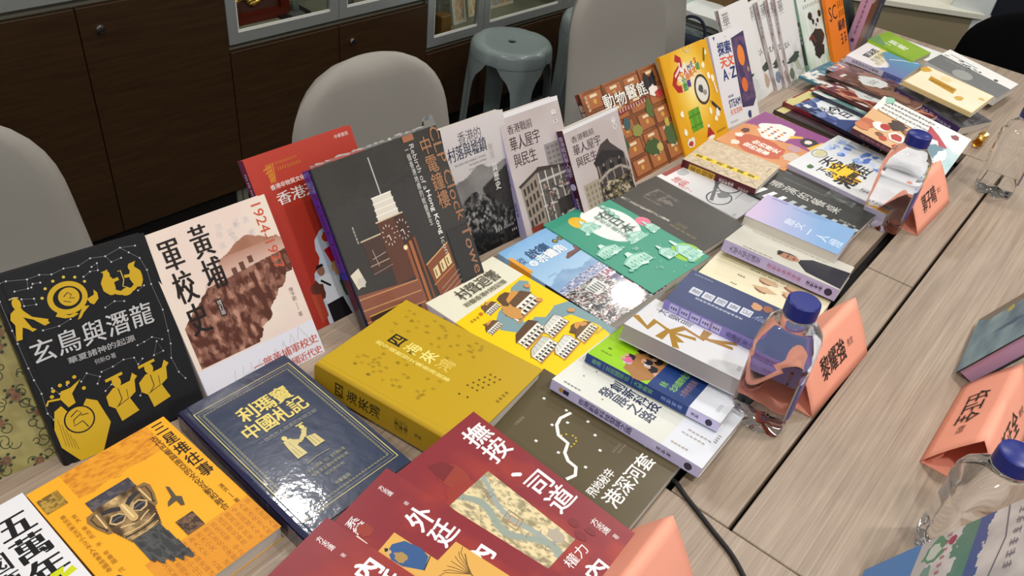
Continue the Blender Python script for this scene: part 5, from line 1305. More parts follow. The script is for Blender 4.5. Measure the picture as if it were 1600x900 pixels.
MAROON = (140, 44, 54)
def red_base(c, seed):
    c.paint(0, 0, 1, 1, 40, 52, lambda X, Y: mixc((136, 46, 54), (158, 58, 52), np.clip((fbm(X * 5, Y * 5, seed) - .42) * 4, 0, 1) * np.clip(Y * 4 - .1, 0, 1)))
def a_red3(c):
    red_base(c, 3)
    c.text('撫按', .735, .045, .955, .292, (244, 240, 240), 'v', bold=.006, smear=.016); c.text('、', .735, .292, .955, .415, (244, 240, 240), bold=.03); c.text('司道', .735, .43, .955, .68, (244, 240, 240), 'v', bold=.006, smear=.016)
    c.text('外', .30, .50, .5, .62, (244, 240, 240), bold=.02)
    c.blob(.43, .20, .10, .09, (150, 62, 50), 4, 14, .1); c.poly([(.34, .18), (.36, .07), (.47, .10), (.50, .16), (.42, .17)], (120, 42, 46)); c.blob(.36, .30, .16, .07, (152, 58, 50), 8)
    c.paint(.225, .285, .65, .795, 60, 70, lambda X, Y: np.where((np.abs(X - (.25 + .3 * Y + .12 * np.sin(Y * 9))) < .07)[..., None], np.array((150, 162, 150.)),
            np.where((np.abs(X - (.75 - .25 * Y + .1 * np.sin(Y * 7 + 2))) < .05)[..., None], np.array((156, 166, 160.)), mixc((150, 140, 110), (226, 210, 164), np.clip((fbm(X * 9, Y * 11, 6) - .30) * 5, 0, 1) * np.clip((fbm(X * 26, Y * 30, 16, 2) - .22) * 4, 0, 1)))))
    c.line([(.40, .50), (.50, .49), (.51, .57), (.41, .58)], .012, (150, 130, 100), closed=True); c.line([(.43, .52), (.48, .515), (.485, .555), (.435, .56)], .01, (190, 130, 90), closed=True)
    c.blob(.57, .72, .05, .045, (176, 166, 150), 5)
    r = random.Random(9)
    for k in range(26): x, y = r.uniform(.24, .62), r.uniform(.31, .77); c.line([(x, y), (x + r.uniform(.01, .03), y - r.uniform(0, .02)), (x + r.uniform(.03, .06), y + r.uniform(-.01, .01))], .004, (124, 116, 104), lay=0)
    c.k += 1
    for x, y in ((.75, .74), (.70, .80), (.78, .82)): c.blob(x, y, .03, .03, (124, 40, 46), int(x * 50), 8)
    c.text('方志遠', .83, .79, .90, .885, (240, 232, 232), 'v', bold=.01); c.text('著', .855, .905, .895, .935, (230, 214, 214))
    c.text('權力', .44, .815, .66, .875, (244, 240, 240)); c.text('內', .46, .90, .66, 1.0, (244, 240, 240), bold=.02)
def a_red2(c):
    red_base(c, 8)
    c.text('外廷', .715, .235, .895, .50, (244, 240, 240), 'v', bold=.01, smear=.016); c.text('、', .76, .495, .86, .56, (244, 240, 240), 'v', bold=.04); c.text('內', .72, .58, .90, .70, (244, 240, 240), bold=.02, smear=.02)
    c.poly([(.432, .258), (.61, .255), (.612, .50), (.80, .51), (.80, 1), (.432, 1)], (222, 172, 88))
    c.poly([(.475, .29), (.53, .285), (.60, .32), (.62, .40), (.60, .455), (.50, .48), (.44, .39), (.435, .33)], (56, 92, 142)); c.ell(.472, .298, .017, None, (206, 170, 130), 10); c.poly([(.455, .285), (.475, .27), (.49, .283), (.475, .292)], (36, 30, 30)); c.blob(.485, .355, .035, .03, (170, 140, 84), 5, 12, .35); c.line([(.50, .48), (.61, .46)], .008, (60, 54, 46))
    for k in range(7): c.line([(.66, .66), (.66 + .03 * (k - 3), .58 - .006 * abs(k - 3)), (.66 + .045 * (k - 3), .55)], .005, (110, 84, 50), lay=0)
    c.line([(.63, .72), (.66, .66), (.70, .62), (.76, .58)], .008, (110, 84, 50))
    c.text('系統', .445, .045, .555, .135, (240, 232, 232), 'v', bold=.01); c.line([(.44, .13), (.434, .195)], .010, (240, 226, 210)); c.blob(.50, .14, .05, .04, (152, 60, 50), 5)
    c.text('方志遠', .815, .04, .86, .12, (240, 232, 232), 'v', bold=.01); c.text('著', .825, .19, .86, .215, (230, 214, 214))
def a_red1(c):
    red_base(c, 13)
    c.text('內廷', .77, .255, .945, .50, (244, 240, 240), 'v', bold=.02, smear=.022); c.text('方志遠', .82, .035, .865, .135, (240, 232, 232), 'v', bold=.01); c.text('著', .83, .175, .86, .20, (230, 214, 214))
    c.rect(.45, .28, .66, .8, (216, 176, 110))
PAPER_W = mat('pages_pinkish', (214, 196, 190), 0.8)
book('paperback_book', 'red3', 'maroon book with landscape map picture, rightmost of three maroon volumes', 0.016, MAROON, a_red3, spine_color=(104, 30, 38), gloss='satin', group='maroon volumes', pages=PAPER_W)
book('paperback_book', 'red2', 'maroon book with blue robed official, middle of three maroon volumes', 0.016, MAROON, a_red2, spine_color=(104, 30, 38), gloss='satin', group='maroon volumes', pages=PAPER_W)
book('paperback_book', 'red1', 'maroon book on top, nearest of three maroon volumes at bottom edge', 0.016, MAROON, a_red1, spine_color=(104, 30, 38), gloss='satin', group='maroon volumes', pages=PAPER_W)

def little_house(c, x, y, s, wall=(240, 236, 224), roof=(112, 84, 58), rock=None, seed=1):
    a = c.w / c.h
    if rock: c.blob(x, y - s * .35 * a, s * .85, s * .75 * a, rock, seed, 14, .3); c.blob(x + s * .3, y - s * .5 * a, s * .5, s * .5 * a, (214, 150, 70), seed + 1, 12, .3)
    BRN = (88, 62, 44)
    c.poly([(x - s, y), (x + s, y - s * .3 * a), (x + s, y + s * .35 * a), (x - s, y + s * .65 * a)], wall)
    c.poly([(x - s * 1.08, y + s * .62 * a), (x + s * 1.08, y + s * .32 * a), (x + s * 1.08, y + s * .42 * a), (x - s * 1.08, y + s * .74 * a)], (206, 150, 84))
    c.poly([(x - s * 1.1, y), (x - s * .6, y - s * .45 * a), (x + s * .8, y - s * .75 * a), (x + s * 1.1, y - s * .3 * a)], roof)
    c.line([(x - s * 1.1, y), (x - s * .6, y - s * .45 * a), (x + s * .8, y - s * .75 * a), (x + s * 1.1, y - s * .3 * a)], .006, BRN)
    c.line([(x - s, y + s * .3 * a), (x + s, y)], .005, BRN)
    c.line([(x - s, y), (x - s, y + s * .65 * a), (x + s, y + s * .35 * a), (x + s, y - s * .3 * a)], .005, BRN)
    for k in range(5): c.line([(x - s * .5 + k * s * .3, y - s * (.42 + .06 * k) * a), (x - s * .75 + k * s * .4, y - s * (.03 + .06 * k) * a)], .003, BRN, lay=0)
    c.k += 1
    for k in range(6):
        xx = x - s * .88 + k * s * .31; yy = y + s * (.08 - .047 * k) * a
        c.rect(xx, yy + s * .02 * a, xx + s * .13, yy + s * .17 * a, (70, 58, 50), lay=0); c.rect(xx, yy + s * .27 * a, xx + s * .15, yy + s * .50 * a, (56, 46, 42), lay=0)
def a_vill(c):
    c.rect(0, 0, 1, .30, (230, 228, 206)); c.poly([(0, .292), (1.0, .265), (1, 1), (0, 1)], (250, 208, 8))
    c.poly([(.75, .30), (.90, .285), (.955, .33), (.86, .40), (.74, .44), (.60, .47), (.52, .53), (.45, .565), (.55, .59), (.72, .54), (.86, .60), (1.0, .63), (1, 1), (.90, 1), (.93, .90), (.86, .72), (.66, .68), (.48, .66), (.30, .60), (.22, .52), (.26, .455), (.40, .40), (.60, .37)], (128, 158, 164))
    c.poly([(.55, .56), (.80, .53), (.84, .60), (.66, .63)], (250, 208, 8))
    little_house(c, .39, .35, .09, rock=(110, 84, 60), seed=3); little_house(c, .20, .475, .09, rock=(120, 86, 56), seed=5); little_house(c, .62, .46, .20, roof=(104, 78, 54), rock=(96, 72, 50), seed=9); c.blob(.48, .46, .09, .07, (206, 150, 80), 12)
    little_house(c, .37, .66, .17, roof=(96, 70, 50), seed=2); little_house(c, .62, .72, .14, roof=(220, 220, 214), seed=4); little_house(c, .30, .80, .15, (238, 238, 228), (206, 208, 200)); little_house(c, .47, .88, .14, (240, 240, 234), (220, 222, 216)); little_house(c, .76, .88, .13, (240, 230, 206), (110, 84, 58), (96, 72, 50), 15)
    for x, y in ((.80, .50), (.88, .36), (.90, .70), (.83, .83)): c.blob(x, y, .035, .02, (212, 150, 84), int(x * 70), 9)
    c.text('村聲迴響', .27, .085, .82, .195, (66, 58, 44), smear=.010); c.text('聆聽香港村校記憶', .225, .208, .79, .25, (100, 88, 62), bold=.01)
    c.marks(.09, .345, .21, .365, 3, (110, 84, 40)); c.ell(.25, .345, .02, None, (196, 110, 40), 10); c.marks(.29, .335, .32, .355, 1, (110, 84, 40)); c.marks(.80, .93, .92, .945, 4, (110, 130, 130))
def s_vill(c): c.rect(0, .3, 1, 1, (240, 200, 10)); c.marks(.15, .19, .85, .42, 5, (50, 46, 44), 'v')
book('paperback_book', 'vill', 'cream and yellow illustrated village map book beside thick gold hardcover', 0.016, (232, 228, 208), a_vill, s_vill, (216, 210, 226), gloss='satin')

def a_sky(c):
    c.paint(0, 0, 1, .50, 20, 24, lambda X, Y: mixc((128, 180, 226), (176, 208, 236), Y))
    c.paint(0, .36, 1, .56, 50, 20, lambda X, Y: mixc((120, 158, 200), (160, 190, 220), fbm(X * 8, Y * 4, 3)), lambda X, Y: Y > .75 - .8 * fbm(X * 6, Y * 0, 4) + .2 * (1 - X))
    c.paint(0, .48, 1, .64, 70, 26, blotch([(92, 108, 150), (200, 206, 226), (120, 130, 170), (150, 160, 196), (226, 228, 236), (100, 90, 110)], (22, 12), 9), lambda X, Y: Y > .35 * (1 - X) + .25 * fbm(X * 9, Y * 0, 8))
    c.paint(0, .61, 1, 1, 90, 60, blotch([(24, 24, 28), (44, 44, 48), (210, 210, 206), (30, 30, 34), (130, 60, 70), (232, 230, 226), (40, 40, 46), (170, 176, 170)], (18, 20), 15))
    c.poly([(.585, .60), (.98, .585), (1.0, .655), (.60, .685)], (206, 210, 224)); c.words('SANYO', .62, .605, .96, .655, (150, 36, 44), bold=.03); c.words('RADIO', .74, .662, .96, .68, (50, 60, 120), bold=.02)
    c.poly([(.60, .685), (.98, .66), (.98, .74), (.66, .78)], (70, 52, 112))
    for k in range(5): c.rect(.66 + .065 * k, .70 - .005 * k, .70 + .065 * k, .745 - .005 * k, (48, 40, 90), lay=0)
    c.poly([(.66, .78), (.98, .74), (.98, .80), (.70, .83)], (140, 44, 52))
    r = random.Random(3)
    for k in range(60):
        x, y = r.uniform(.05, .95), r.uniform(.66, .98)
        c.poly([(x, y), (x + r.uniform(.03, .09), y - .01), (x + .06, y + .008), (x, y + .014)], r.choice([(236, 236, 232), (26, 26, 30), (226, 226, 222), (150, 40, 44), (60, 60, 66)]), lay=0)
    c.k += 1
    c.poly([(.25, .66), (.48, .62), (.50, .72), (.28, .76)], (214, 216, 212))
    for k in range(5): c.rect(.28 + .04 * k, .66, .30 + .04 * k, .73, (90, 94, 96), lay=0)
    c.poly([(.30, .93), (.90, .80), (.93, .83), (.36, .97)], (236, 232, 228)); c.poly([(.40, .95), (.55, .915), (.57, .94), (.43, .975)], (176, 40, 44)); c.poly([(.62, .90), (.78, .865), (.80, .89), (.64, .925)], (176, 40, 44))
    c.text('從', .05, .135, .145, .215, (52, 92, 130)); c.text('啟德', .20, .108, .53, .21, (36, 76, 116), bold=.025)
    c.ell(.165, .245, .05, .032, (240, 244, 248)); c.text('至', .135, .228, .195, .265, (110, 160, 210)); c.text('赤鱲角', .23, .19, .665, .285, (240, 244, 248), bold=.03)
    for i, ch in enumerate('修訂版'): c.ell(.66 + .085 * i, .157 - .004 * i, .035, None, (60, 62, 56), 14); c.text(ch, .635 + .085 * i, .142 - .004 * i, .685 + .085 * i, .172 - .004 * i, (236, 216, 90))
    c.text('吳邦謀', .765, .05, .92, .085, (40, 50, 60), bold=.02)
    c.poly([(.515, .345), (.60, .31), (.74, .315), (.90, .30), (.93, .31), (.80, .335), (.62, .355), (.53, .36)], (126, 86, 84)); c.poly([(.72, .315), (.76, .27), (.80, .275), (.80, .315)], (140, 96, 90)); c.line([(.60, .35), (.90, .335)], .012, (90, 66, 70)); c.line([(.90, .31), (1.0, .29)], .006, (160, 150, 160))
    c.rect(.0, .10, .05, .31, (240, 160, 20)); c.marks(.10, .41, .23, .42, 4, (120, 150, 190))
def s_sky(c): c.rect(0, .12, 1, .32, (240, 160, 20)); c.rect(0, .45, 1, 1, (30, 30, 44))
book('paperback_book', 'sky', 'sky blue book with airplane over a crowded city street and shop sign', 0.016, (150, 194, 232), a_sky, s_sky, (150, 190, 228), gloss='gloss')

def a_green(c):
    T = (60, 152, 126); MI = (182, 222, 206)
    c.blob(.62, .29, .28, .235, (238, 242, 236), 3, 36, .02); c.ring(.62, .29, .29, .012, (220, 238, 228), 40, ry=.245)
    c.ell(.34, .135, .10, .075, (232, 184, 40), 20); c.ell(.955, .42, .085, .06, (232, 120, 146), 18); c.ell(.86, .86, .17, .11, (150, 200, 60), 24)
    r = random.Random(5)
    for k in range(18): c.ell(r.uniform(.42, .82), r.uniform(.12, .48), .012, None, (232, 206, 214), 7)
    def sketch(x0, y0, x1, y1, s):
        """pale line drawing of a building: stepped block, roof, windows, trees"""
        r2 = random.Random(s)
        w, h = x1 - x0, y1 - y0
        D, M2, L2 = (112, 176, 158), (150, 206, 188), (206, 234, 222)
        c.poly([(x0, y0 + h * .45), (x0 + w * .5, y0 + h * .25), (x1, y0 + h * .45), (x1, y1), (x0, y1)], MI)
        c.poly([(x0 - w * .04, y0 + h * .47), (x0 + w * .5, y0 + h * .18), (x1 + w * .04, y0 + h * .47), (x1, y0 + h * .52), (x0 + w * .5, y0 + h * .3), (x0, y0 + h * .52)], M2)
        c.poly([(x0 + w * .36, y0 + h * .25), (x0 + w * .42, y0), (x0 + w * .58, y0), (x0 + w * .64, y0 + h * .25)], L2)
        c.line([(x0, y0 + h * .72), (x1, y0 + h * .72)], .006, D)
        c.line([(x0 + w * .36, y0 + h * .25), (x0 + w * .42, y0), (x0 + w * .58, y0), (x0 + w * .64, y0 + h * .25)], .005, D)
        c.line([(x0, y1), (x0, y0 + h * .5), (x0 + w * .5, y0 + h * .25), (x1, y0 + h * .5), (x1, y1)], .006, D)
        for i in range(6):
            for j in range(2):
                xx = x0 + w * (.06 + .155 * i); yy = y0 + h * (.55 + .22 * j)
                c.rect(xx, yy, xx + w * .08, yy + h * .12, D if (i + j) % 3 else M2, lay=0)
        c.k += 1
        for i in range(7): c.blob(x0 + w * r2.uniform(-.1, 1.1), y1 - h * r2.uniform(0, .18), w * .11, h * .09, r2.choice([M2, L2, (128, 190, 170)]), s + i, 9, .3)
    sketch(.26, .13, .48, .28, 3); sketch(.52, .43, .78, .56, 5); sketch(.87, .42, 1.0, .56, 7); sketch(.77, .70, .98, .96, 9); sketch(.04, .42, .34, .56, 11); sketch(.14, .60, .48, .76, 13)
    sketch(.59, .68, .76, .84, 17)
    c.text('在日本', .60, .14, .79, .46, (40, 84, 72), 'v', smear=.004); c.text('尋找中國文物', .54, .16, .60, .50, (90, 140, 120), 'v', bold=.01)
    for i, ch in enumerate('我的旅程'): c.ell(.80 - .012 * i, .115 + .05 * i, .036, None, (96, 170, 146), 12); c.text(ch, .775 - .012 * i, .098 + .05 * i, .825 - .012 * i, .132 + .05 * i, (230, 244, 236))
    for k in range(10): x, y = r.uniform(.35, .75), r.uniform(.58, .98); c.line([(x, y), (x + .03, y - .015)], .006, (140, 204, 180), lay=0)
    c.marks(.43, .60, .49, .63, 3, (196, 230, 214)); c.marks(.39, .85, .43, .88, 2, (150, 206, 186))
book('paperback_book', 'green', 'teal green book with white oval and pale mint sketches of buildings', 0.018, (60, 152, 126), a_green, gloss='satin')

def a_dark(c):
    c.paint(0, 0, 1, 1, 24, 30, lambda X, Y: mixc((54, 51, 48), (70, 66, 60), fbm(X * 3, Y * 4, 3)))
    c.paint(.10, .05, .32, .55, 30, 50, blotch([(50, 47, 44), (150, 146, 132), (110, 106, 96), (190, 184, 176)], (5, 9), 6), lambda X, Y: (np.abs(X - .35 - .3 * Y) < .10 + .12 * (fbm(X * 6, Y * 9, 3) - .4)))
    c.paint(.42, .15, .75, .42, 26, 26, blotch([(92, 88, 82), (116, 110, 102), (78, 74, 70)], (4, 5), 7), lambda X, Y: (fbm(X * 4, Y * 4, 12) > .5))
    c.text('經典', .24, .60, .33, .72, (110, 100, 70), 'v'); c.marks(.16, .58, .22, .86, 5, (130, 116, 76), 'v')
book('paperback_book', 'dark', 'plain charcoal grey book with faint ink sketch beside green book', 0.014, (60, 57, 53), a_dark, gloss='satin')

def a_glass(c):
    c.paint(0, 0, 1, 1, 24, 30, lambda X, Y: mixc((232, 230, 230), (176, 178, 180), np.clip(Y * 1.3 - .15 + .3 * (fbm(X * 3, Y * 3, 4) - .5), 0, 1)))
    c.rect(.1, 0, 1, .06, (150, 60, 56)); c.text('誰偷', .06, .13, .25, .30, (190, 50, 54), 'v', smear=.01); c.text('走了', .02, .24, .12, .42, (190, 70, 70), 'v')
    c.ring(.25, .66, .21, .02, (60, 64, 66), 26, ry=.125); c.ring(.62, .60, .2, .02, (60, 64, 66), 26, ry=.12); c.line([(.62, .5), (1.0, .42)], .04, (70, 74, 76)); c.line([(.1, .64), (.5, .50), (.8, .34)], .05, (96, 100, 102)); c.blob(.36, .66, .1, .06, (110, 112, 114), 4); c.blob(.7, .45, .14, .06, (120, 122, 124), 5)
    c.line([(.40, .78), (1.0, .72)], .012, (120, 124, 126)); c.marks(.02, .93, .10, .96, 3, (110, 110, 112)); c.blob(.4, .12, .1, .06, (186, 190, 192), 3)
book('paperback_book', 'glass', 'white book with grey spectacles photograph and red title beside charcoal book', 0.012, (228, 226, 226), a_glass, gloss='satin')

def a_beige(c):
    c.paint(0, 0, 1, 1, 40, 46, blotch([(206, 188, 158), (192, 172, 142), (216, 200, 172), (200, 182, 150)], (12, 14), 4))
    c.poly([(.235, .045), (.35, .07), (.395, .925), (.27, .90)], (238, 204, 20))
    for i, ch in enumerate('案件現場調查'): c.text(ch, .255 + .006 * i, .07 + .14 * i, .345 + .006 * i, .165 + .14 * i, (40, 34, 20), bold=.02)
    for k in range(5): c.line([(.05, .1 + .18 * k), (.22, .2 + .18 * k)], .008, (150, 140, 124)); c.line([(.22, .12 + .18 * k), (.05, .26 + .18 * k)], .008, (150, 140, 124))
    c.marks(.60, .92, .8, .94, 5, (120, 100, 80))
def s_beige(c):
    c.rect(.25, .10, .85, .46, (216, 170, 40)); c.text('案件現場', .32, .12, .78, .45, (50, 36, 16), 'v'); c.marks(.25, .52, .8, .72, 5, (226, 214, 214), 'v'); c.marks(.3, .78, .7, .92, 4, (200, 180, 180), 'v')
book('paperback_book', 'beige', 'beige paperback with dark red spine and yellow title strip', 0.028, (204, 186, 156), a_beige, s_beige, (94, 26, 38), gloss='satin')

def a_orange(c):
    c.paint(0, 0, 1, 1, 44, 40, lambda X, Y: np.where((X > .55 + .1 * np.sin(Y * 9) * (1 - Y))[..., None], mixc((134, 62, 124), (150, 72, 136), fbm(X * 5, Y * 5, 3)), mixc((222, 160, 100), (206, 130, 80), fbm(X * 4, Y * 4, 6))))
    c.blob(.25, .48, .20, .33, (196, 92, 60), 4, 22, .12); c.blob(.66, .42, .20, .24, (236, 232, 226), 5, 20, .2)
    for k in range(12): c.blob(.54 + .06 * (k % 4), .30 + .10 * (k // 4), .022, .022, [(200, 80, 60), (230, 150, 70), (120, 120, 120)][k % 3], k, 7)
    c.text('我的故事', .12, .30, .22, .66, (248, 240, 230), 'v', bold=.03); c.text('你的歷史', .24, .34, .34, .72, (248, 240, 230), 'v', bold=.03)
    c.blob(.73, .86, .10, .12, (40, 36, 44), 6, 18, .1); c.blob(.73, .84, .05, .05, (226, 216, 206), 7); c.poly([(.62, .62), (.72, .60), (.80, .72), (.76, .74), (.68, .66)], (226, 180, 60)); c.poly([(.60, .90), (.86, .97), (.80, 1.0), (.58, 1.0)], (226, 180, 60)); c.blob(.30, .90, .12, .1, (210, 190, 170), 8); c.blob(.48, .80, .08, .09, (190, 150, 160), 12)
    c.blob(.44, .12, .06, .05, (90, 50, 40), 9); c.blob(.3, .13, .05, .05, (236, 226, 216), 10); c.blob(.12, .2, .05, .06, (236, 220, 200), 11)
book('picture_book', 'orange', 'orange and purple picture book with white cloud of words', 0.018, (206, 140, 90), a_orange, gloss='satin')

def a_wild(c):
    c.paint(0, 0, 1, 1, 20, 24, lambda X, Y: mixc((226, 228, 230), (206, 212, 216), X))
    c.blob(.34, .42, .18, .15, (248, 200, 50), 4, 24, .4); c.blob(.24, .50, .1, .08, (246, 186, 30), 6, 18, .4)
    c.text('天空', .27, .15, .50, .37, (32, 30, 34), 'v', bold=.03); c.text('下的', .11, .22, .24, .40, (40, 38, 40), 'v', bold=.03); c.text('瘋狂', .42, .36, .60, .58, (32, 30, 34), 'v', bold=.03); c.text('港', .06, .42, .26, .60, (32, 30, 34), bold=.05); c.text('門', .26, .46, .42, .60, (32, 30, 34), bold=.05)
    r = random.Random(4)
    for k in range(40):
        x, y = .62 + .28 * r.random(), .05 + .6 * r.random()
        c.blob(x, y, r.uniform(.02, .06), r.uniform(.015, .04), r.choice([(110, 140, 206), (150, 176, 226), (190, 206, 236), (90, 120, 190)]), k, 9, .35, lay=0)
    c.ring(.46, .08, .10, .012, (160, 150, 110), 20, ry=.07); c.blob(.46, .08, .07, .045, (206, 200, 150), 5); c.marks(.10, .66, .22, .98, 12, (120, 120, 124), 'v'); c.rect(.02, .86, .10, 1, (232, 170, 60)); c.blob(.14, .16, .04, .03, (70, 110, 60), 3)
book('paperback_book', 'wild', 'white book with bold black title over a yellow burst and blue drawings', 0.026, (226, 228, 230), a_wild, spine_color=(214, 206, 230), gloss='satin')

def a_clap(c):
    c.paint(0, 0, 1, 1, 20, 26, lambda X, Y: mixc((48, 48, 46), (64, 64, 60), fbm(X * 3, Y * 4, 3)))
    for k in range(10): c.poly([(.08, .02 + .1 * k), (.30, .06 + .1 * k), (.30, .105 + .1 * k), (.08, .065 + .1 * k)], (176, 186, 186) if k > 2 else (236, 238, 236), lay=0)
    c.text('導演的餐桌', .42, .05, .60, .75, (206, 206, 200), 'v', smear=.006); c.marks(.72, .1, .76, .55, 12, (120, 122, 118), 'v'); c.paint(.74, .52, .98, .80, 14, 14, blotch([(90, 94, 92), (70, 72, 70), (112, 116, 114)], (4, 4), 6)); c.marks(.3, .80, .36, .96, 4, (180, 180, 176), 'v'); c.marks(.9, .05, .94, .13, 4, (150, 150, 146), 'v')
book('paperback_book', 'clap', 'dark grey book with clapperboard stripes and white handwritten title', 0.016, (54, 54, 52), a_clap, gloss='satin')

def a_pale(c):
    c.paint(0, 0, 1, 1, 24, 30, lambda X, Y: mixc((214, 194, 226), (140, 178, 222), np.clip(Y * 1.5 + .3 * X - .2 + .2 * (fbm(X * 3, Y * 3, 5) - .5), 0, 1)))
    c.text('散文', .26, .35, .50, .56, (226, 236, 248), 'v', smear=.004); c.text('一人燈', .20, .56, .44, .98, (220, 234, 250), 'v', smear=.004); c.marks(.88, .07, .97, .26, 8, (120, 130, 180), 'v'); c.marks(.86, .32, .9, .5, 6, (150, 160, 200), 'v')
book('paperback_book', 'pale', 'pale lilac to blue gradient book with fine white script', 0.020, (190, 186, 224), a_pale, spine_color=(176, 190, 226), gloss='satin', right=True)

def a_portrait(c):
    c.paint(0, 0, 1, 1, 30, 36, lambda X, Y: mixc((222, 220, 208), (198, 196, 184), fbm(X * 4, Y * 4, 6)))
    c.blob(.36, .50, .12, .10, (178, 130, 104), 3, 18, .08); c.poly([(.26, .42), (.44, .40), (.49, .50), (.47, .58), (.43, .45), (.30, .44)], (40, 34, 32)); c.line([(.30, .50), (.42, .50)], .014, (60, 46, 40)); c.ell(.36, .555, .05, .012, (140, 80, 70), 10)
    c.poly([(.30, .60), (.42, .60), (.60, .68), (.72, 1.0), (.04, 1.0), (.10, .70)], (42, 44, 56))
    c.marks(.70, .1, .74, .8, 12, (150, 146, 136), 'v'); c.marks(.04, .15, .08, .42, 6, (110, 106, 100), 'v')
def s_portrait(c):
    c.text('大學文學院講堂', .2, .06, .8, .34, (60, 54, 90), 'v'); c.marks(.2, .40, .8, .70, 7, (170, 110, 150), 'v'); c.marks(.2, .74, .8, .88, 4, (60, 54, 90), 'v'); c.ell(.5, .93, .3, None, (50, 46, 70), 14)
book('paperback_book', 'portrait', 'pale grey book with man in dark suit portrait and lilac spine', 0.022, (216, 214, 202), a_portrait, s_portrait, (188, 176, 216), gloss='satin')

def a_cream(c):
    c.marks(.48, .26, .54, .32, 3, (90, 80, 70), 'v'); c.marks(.68, .26, .74, .33, 3, (90, 80, 70), 'v'); c.marks(.90, .30, .94, .90, 11, (150, 136, 110), 'v')
    for x, y in ((.80, .48), (.62, .50), (.86, .70), (.72, .72)): c.blob(x, y, .05, .06, (150, 100, 76), int(x * 90), 10, .3); c.blob(x + .03, y + .02, .05, .09, (206, 176, 140), int(x * 91), 10, .3)
    c.marks(.4, .8, .46, .96, 3, (130, 118, 96), 'v')
book('paperback_book', 'creambook', 'cream book with small figure drawings under navy book', 0.022, (230, 222, 190), a_cream, spine_color=(220, 210, 180), gloss='satin')
def a_navyb(c):
    c.paint(0, 0, 1, 1, 16, 24, lambda X, Y: mixc((48, 60, 102), (58, 72, 116), fbm(X * 3, Y * 3, 4)))
    for i, ch in enumerate('書房隨筆記'): c.rect(.40 + .012 * i, .10 + .10 * i, .58 + .012 * i, .185 + .10 * i, (206, 210, 222)); c.text(ch, .43 + .012 * i, .108 + .10 * i, .55 + .012 * i, .178 + .10 * i, (70, 80, 110))
    c.marks(.30, .17, .37, .55, 12, (200, 206, 220), 'v'); c.blob(.78, .58, .09, .045, (200, 150, 110), 3); c.blob(.84, .66, .09, .04, (150, 96, 70), 4); c.ell(.9, .78, .08, None, (120, 140, 130), 14); c.words('Reader', .46, .62, .60, .80, (150, 160, 190), rot=90, shear=.3); c.marks(.88, .04, .92, .2, 6, (170, 176, 200), 'v')
def s_navyb(c):
    for i in range(5): c.rect(.2, .05 + .085 * i, .85, .12 + .085 * i, (196, 190, 236)); c.marks(.32, .06 + .085 * i, .72, .11 + .085 * i, 1, (50, 50, 90))
    c.text('香港作家小品選', .25, .50, .75, .80, (70, 66, 120), 'v'); c.marks(.3, .82, .7, .95, 5, (120, 110, 170), 'v')
book('paperback_book', 'navybook', 'navy book with five white title boxes and lilac spine on cream book', 0.022, (52, 66, 108), a_navyb, s_navyb, (140, 130, 200), gloss='satin')

def a_zig(c):
    Gd = (176, 134, 46)
    c.rect(0, 0, 1, 1, (234, 236, 240))
    c.line([(.33, .0), (.17, .16), (.42, .16), (.33, .32), (.58, .38), (.52, .55), (.78, .55)], .10, Gd); c.line([(.20, .45), (.36, .30), (.06, .29)], .085, Gd); c.line([(.02, .45), (.33, .33), (.44, .52)], .075, Gd); c.line([(.56, .54), (.64, .80)], .075, Gd); c.line([(.56, .60), (.80, .80)], .07, Gd)
    c.text('大變局', .66, .08, .80, .42, (44, 44, 50), 'v', smear=.004); c.marks(.18, .92, .30, .95, 4, (130, 130, 134))
book('paperback_book', 'zigzag', 'white book with gold zigzag ribbon and grey page edges facing camera', 0.026, (234, 236, 240), a_zig, gloss='gloss', right=True, pages=mat('pages_grey', (168, 160, 160), 0.7))

def a_lime(c):
    c.paint(0, 0, 1, .47, 20, 24, lambda X, Y: mixc((140, 206, 22), (168, 214, 40), fbm(X * 3, Y * 3, 4)))
    c.blob(.33, .36, .32, .14, (170, 120, 70), 4, 18, .15)
    r = random.Random(8)
    for k in range(12):
        x, y = .14 + .50 * r.random(), .20 + .27 * r.random()
        c.blob(x, y + .03, .07, .035, r.choice([(36, 30, 34), (206, 206, 210), (214, 110, 150), (40, 40, 50), (110, 60, 60)]), k, 9); c.ell(x, y - .005, .03, .018, (214, 168, 146), 9)
    c.rect(0, .465, 1, .775, (32, 62, 122)); c.rect(0, .775, 1, 1, (226, 230, 238))
    c.text('香港：', .10, .52, .24, .575, (130, 190, 80), bold=.01); c.text('北向國際化的', .10, .59, .60, .645, (150, 206, 90), bold=.01); c.text('大學教育發展', .10, .665, .50, .72, (150, 120, 130), bold=.01)
    c.marks(.15, .05, .2, .14, 3, (110, 160, 40), 'v'); c.text('著', .27, .07, .31, .10, (50, 70, 20)); c.marks(.15, .925, .32, .95, 4, (150, 156, 170))
def s_lime(c):
    c.rect(0, 0, 1, .775, (30, 58, 128)); c.text('香港—北向國際化—大學教育', .2, .05, .8, .52, (120, 180, 110), 'v'); c.marks(.2, .58, .8, .74, 4, (130, 150, 200), 'v'); c.marks(.25, .80, .75, .86, 2, (70, 66, 100), 'v'); c.ell(.5, .93, .34, None, (50, 46, 70), 14)
book('paperback_book', 'limeblue', 'lime green and blue book with group photo on slanted white book stack', 0.015, (226, 230, 238), a_lime, s_lime, (206, 200, 238), gloss='satin')

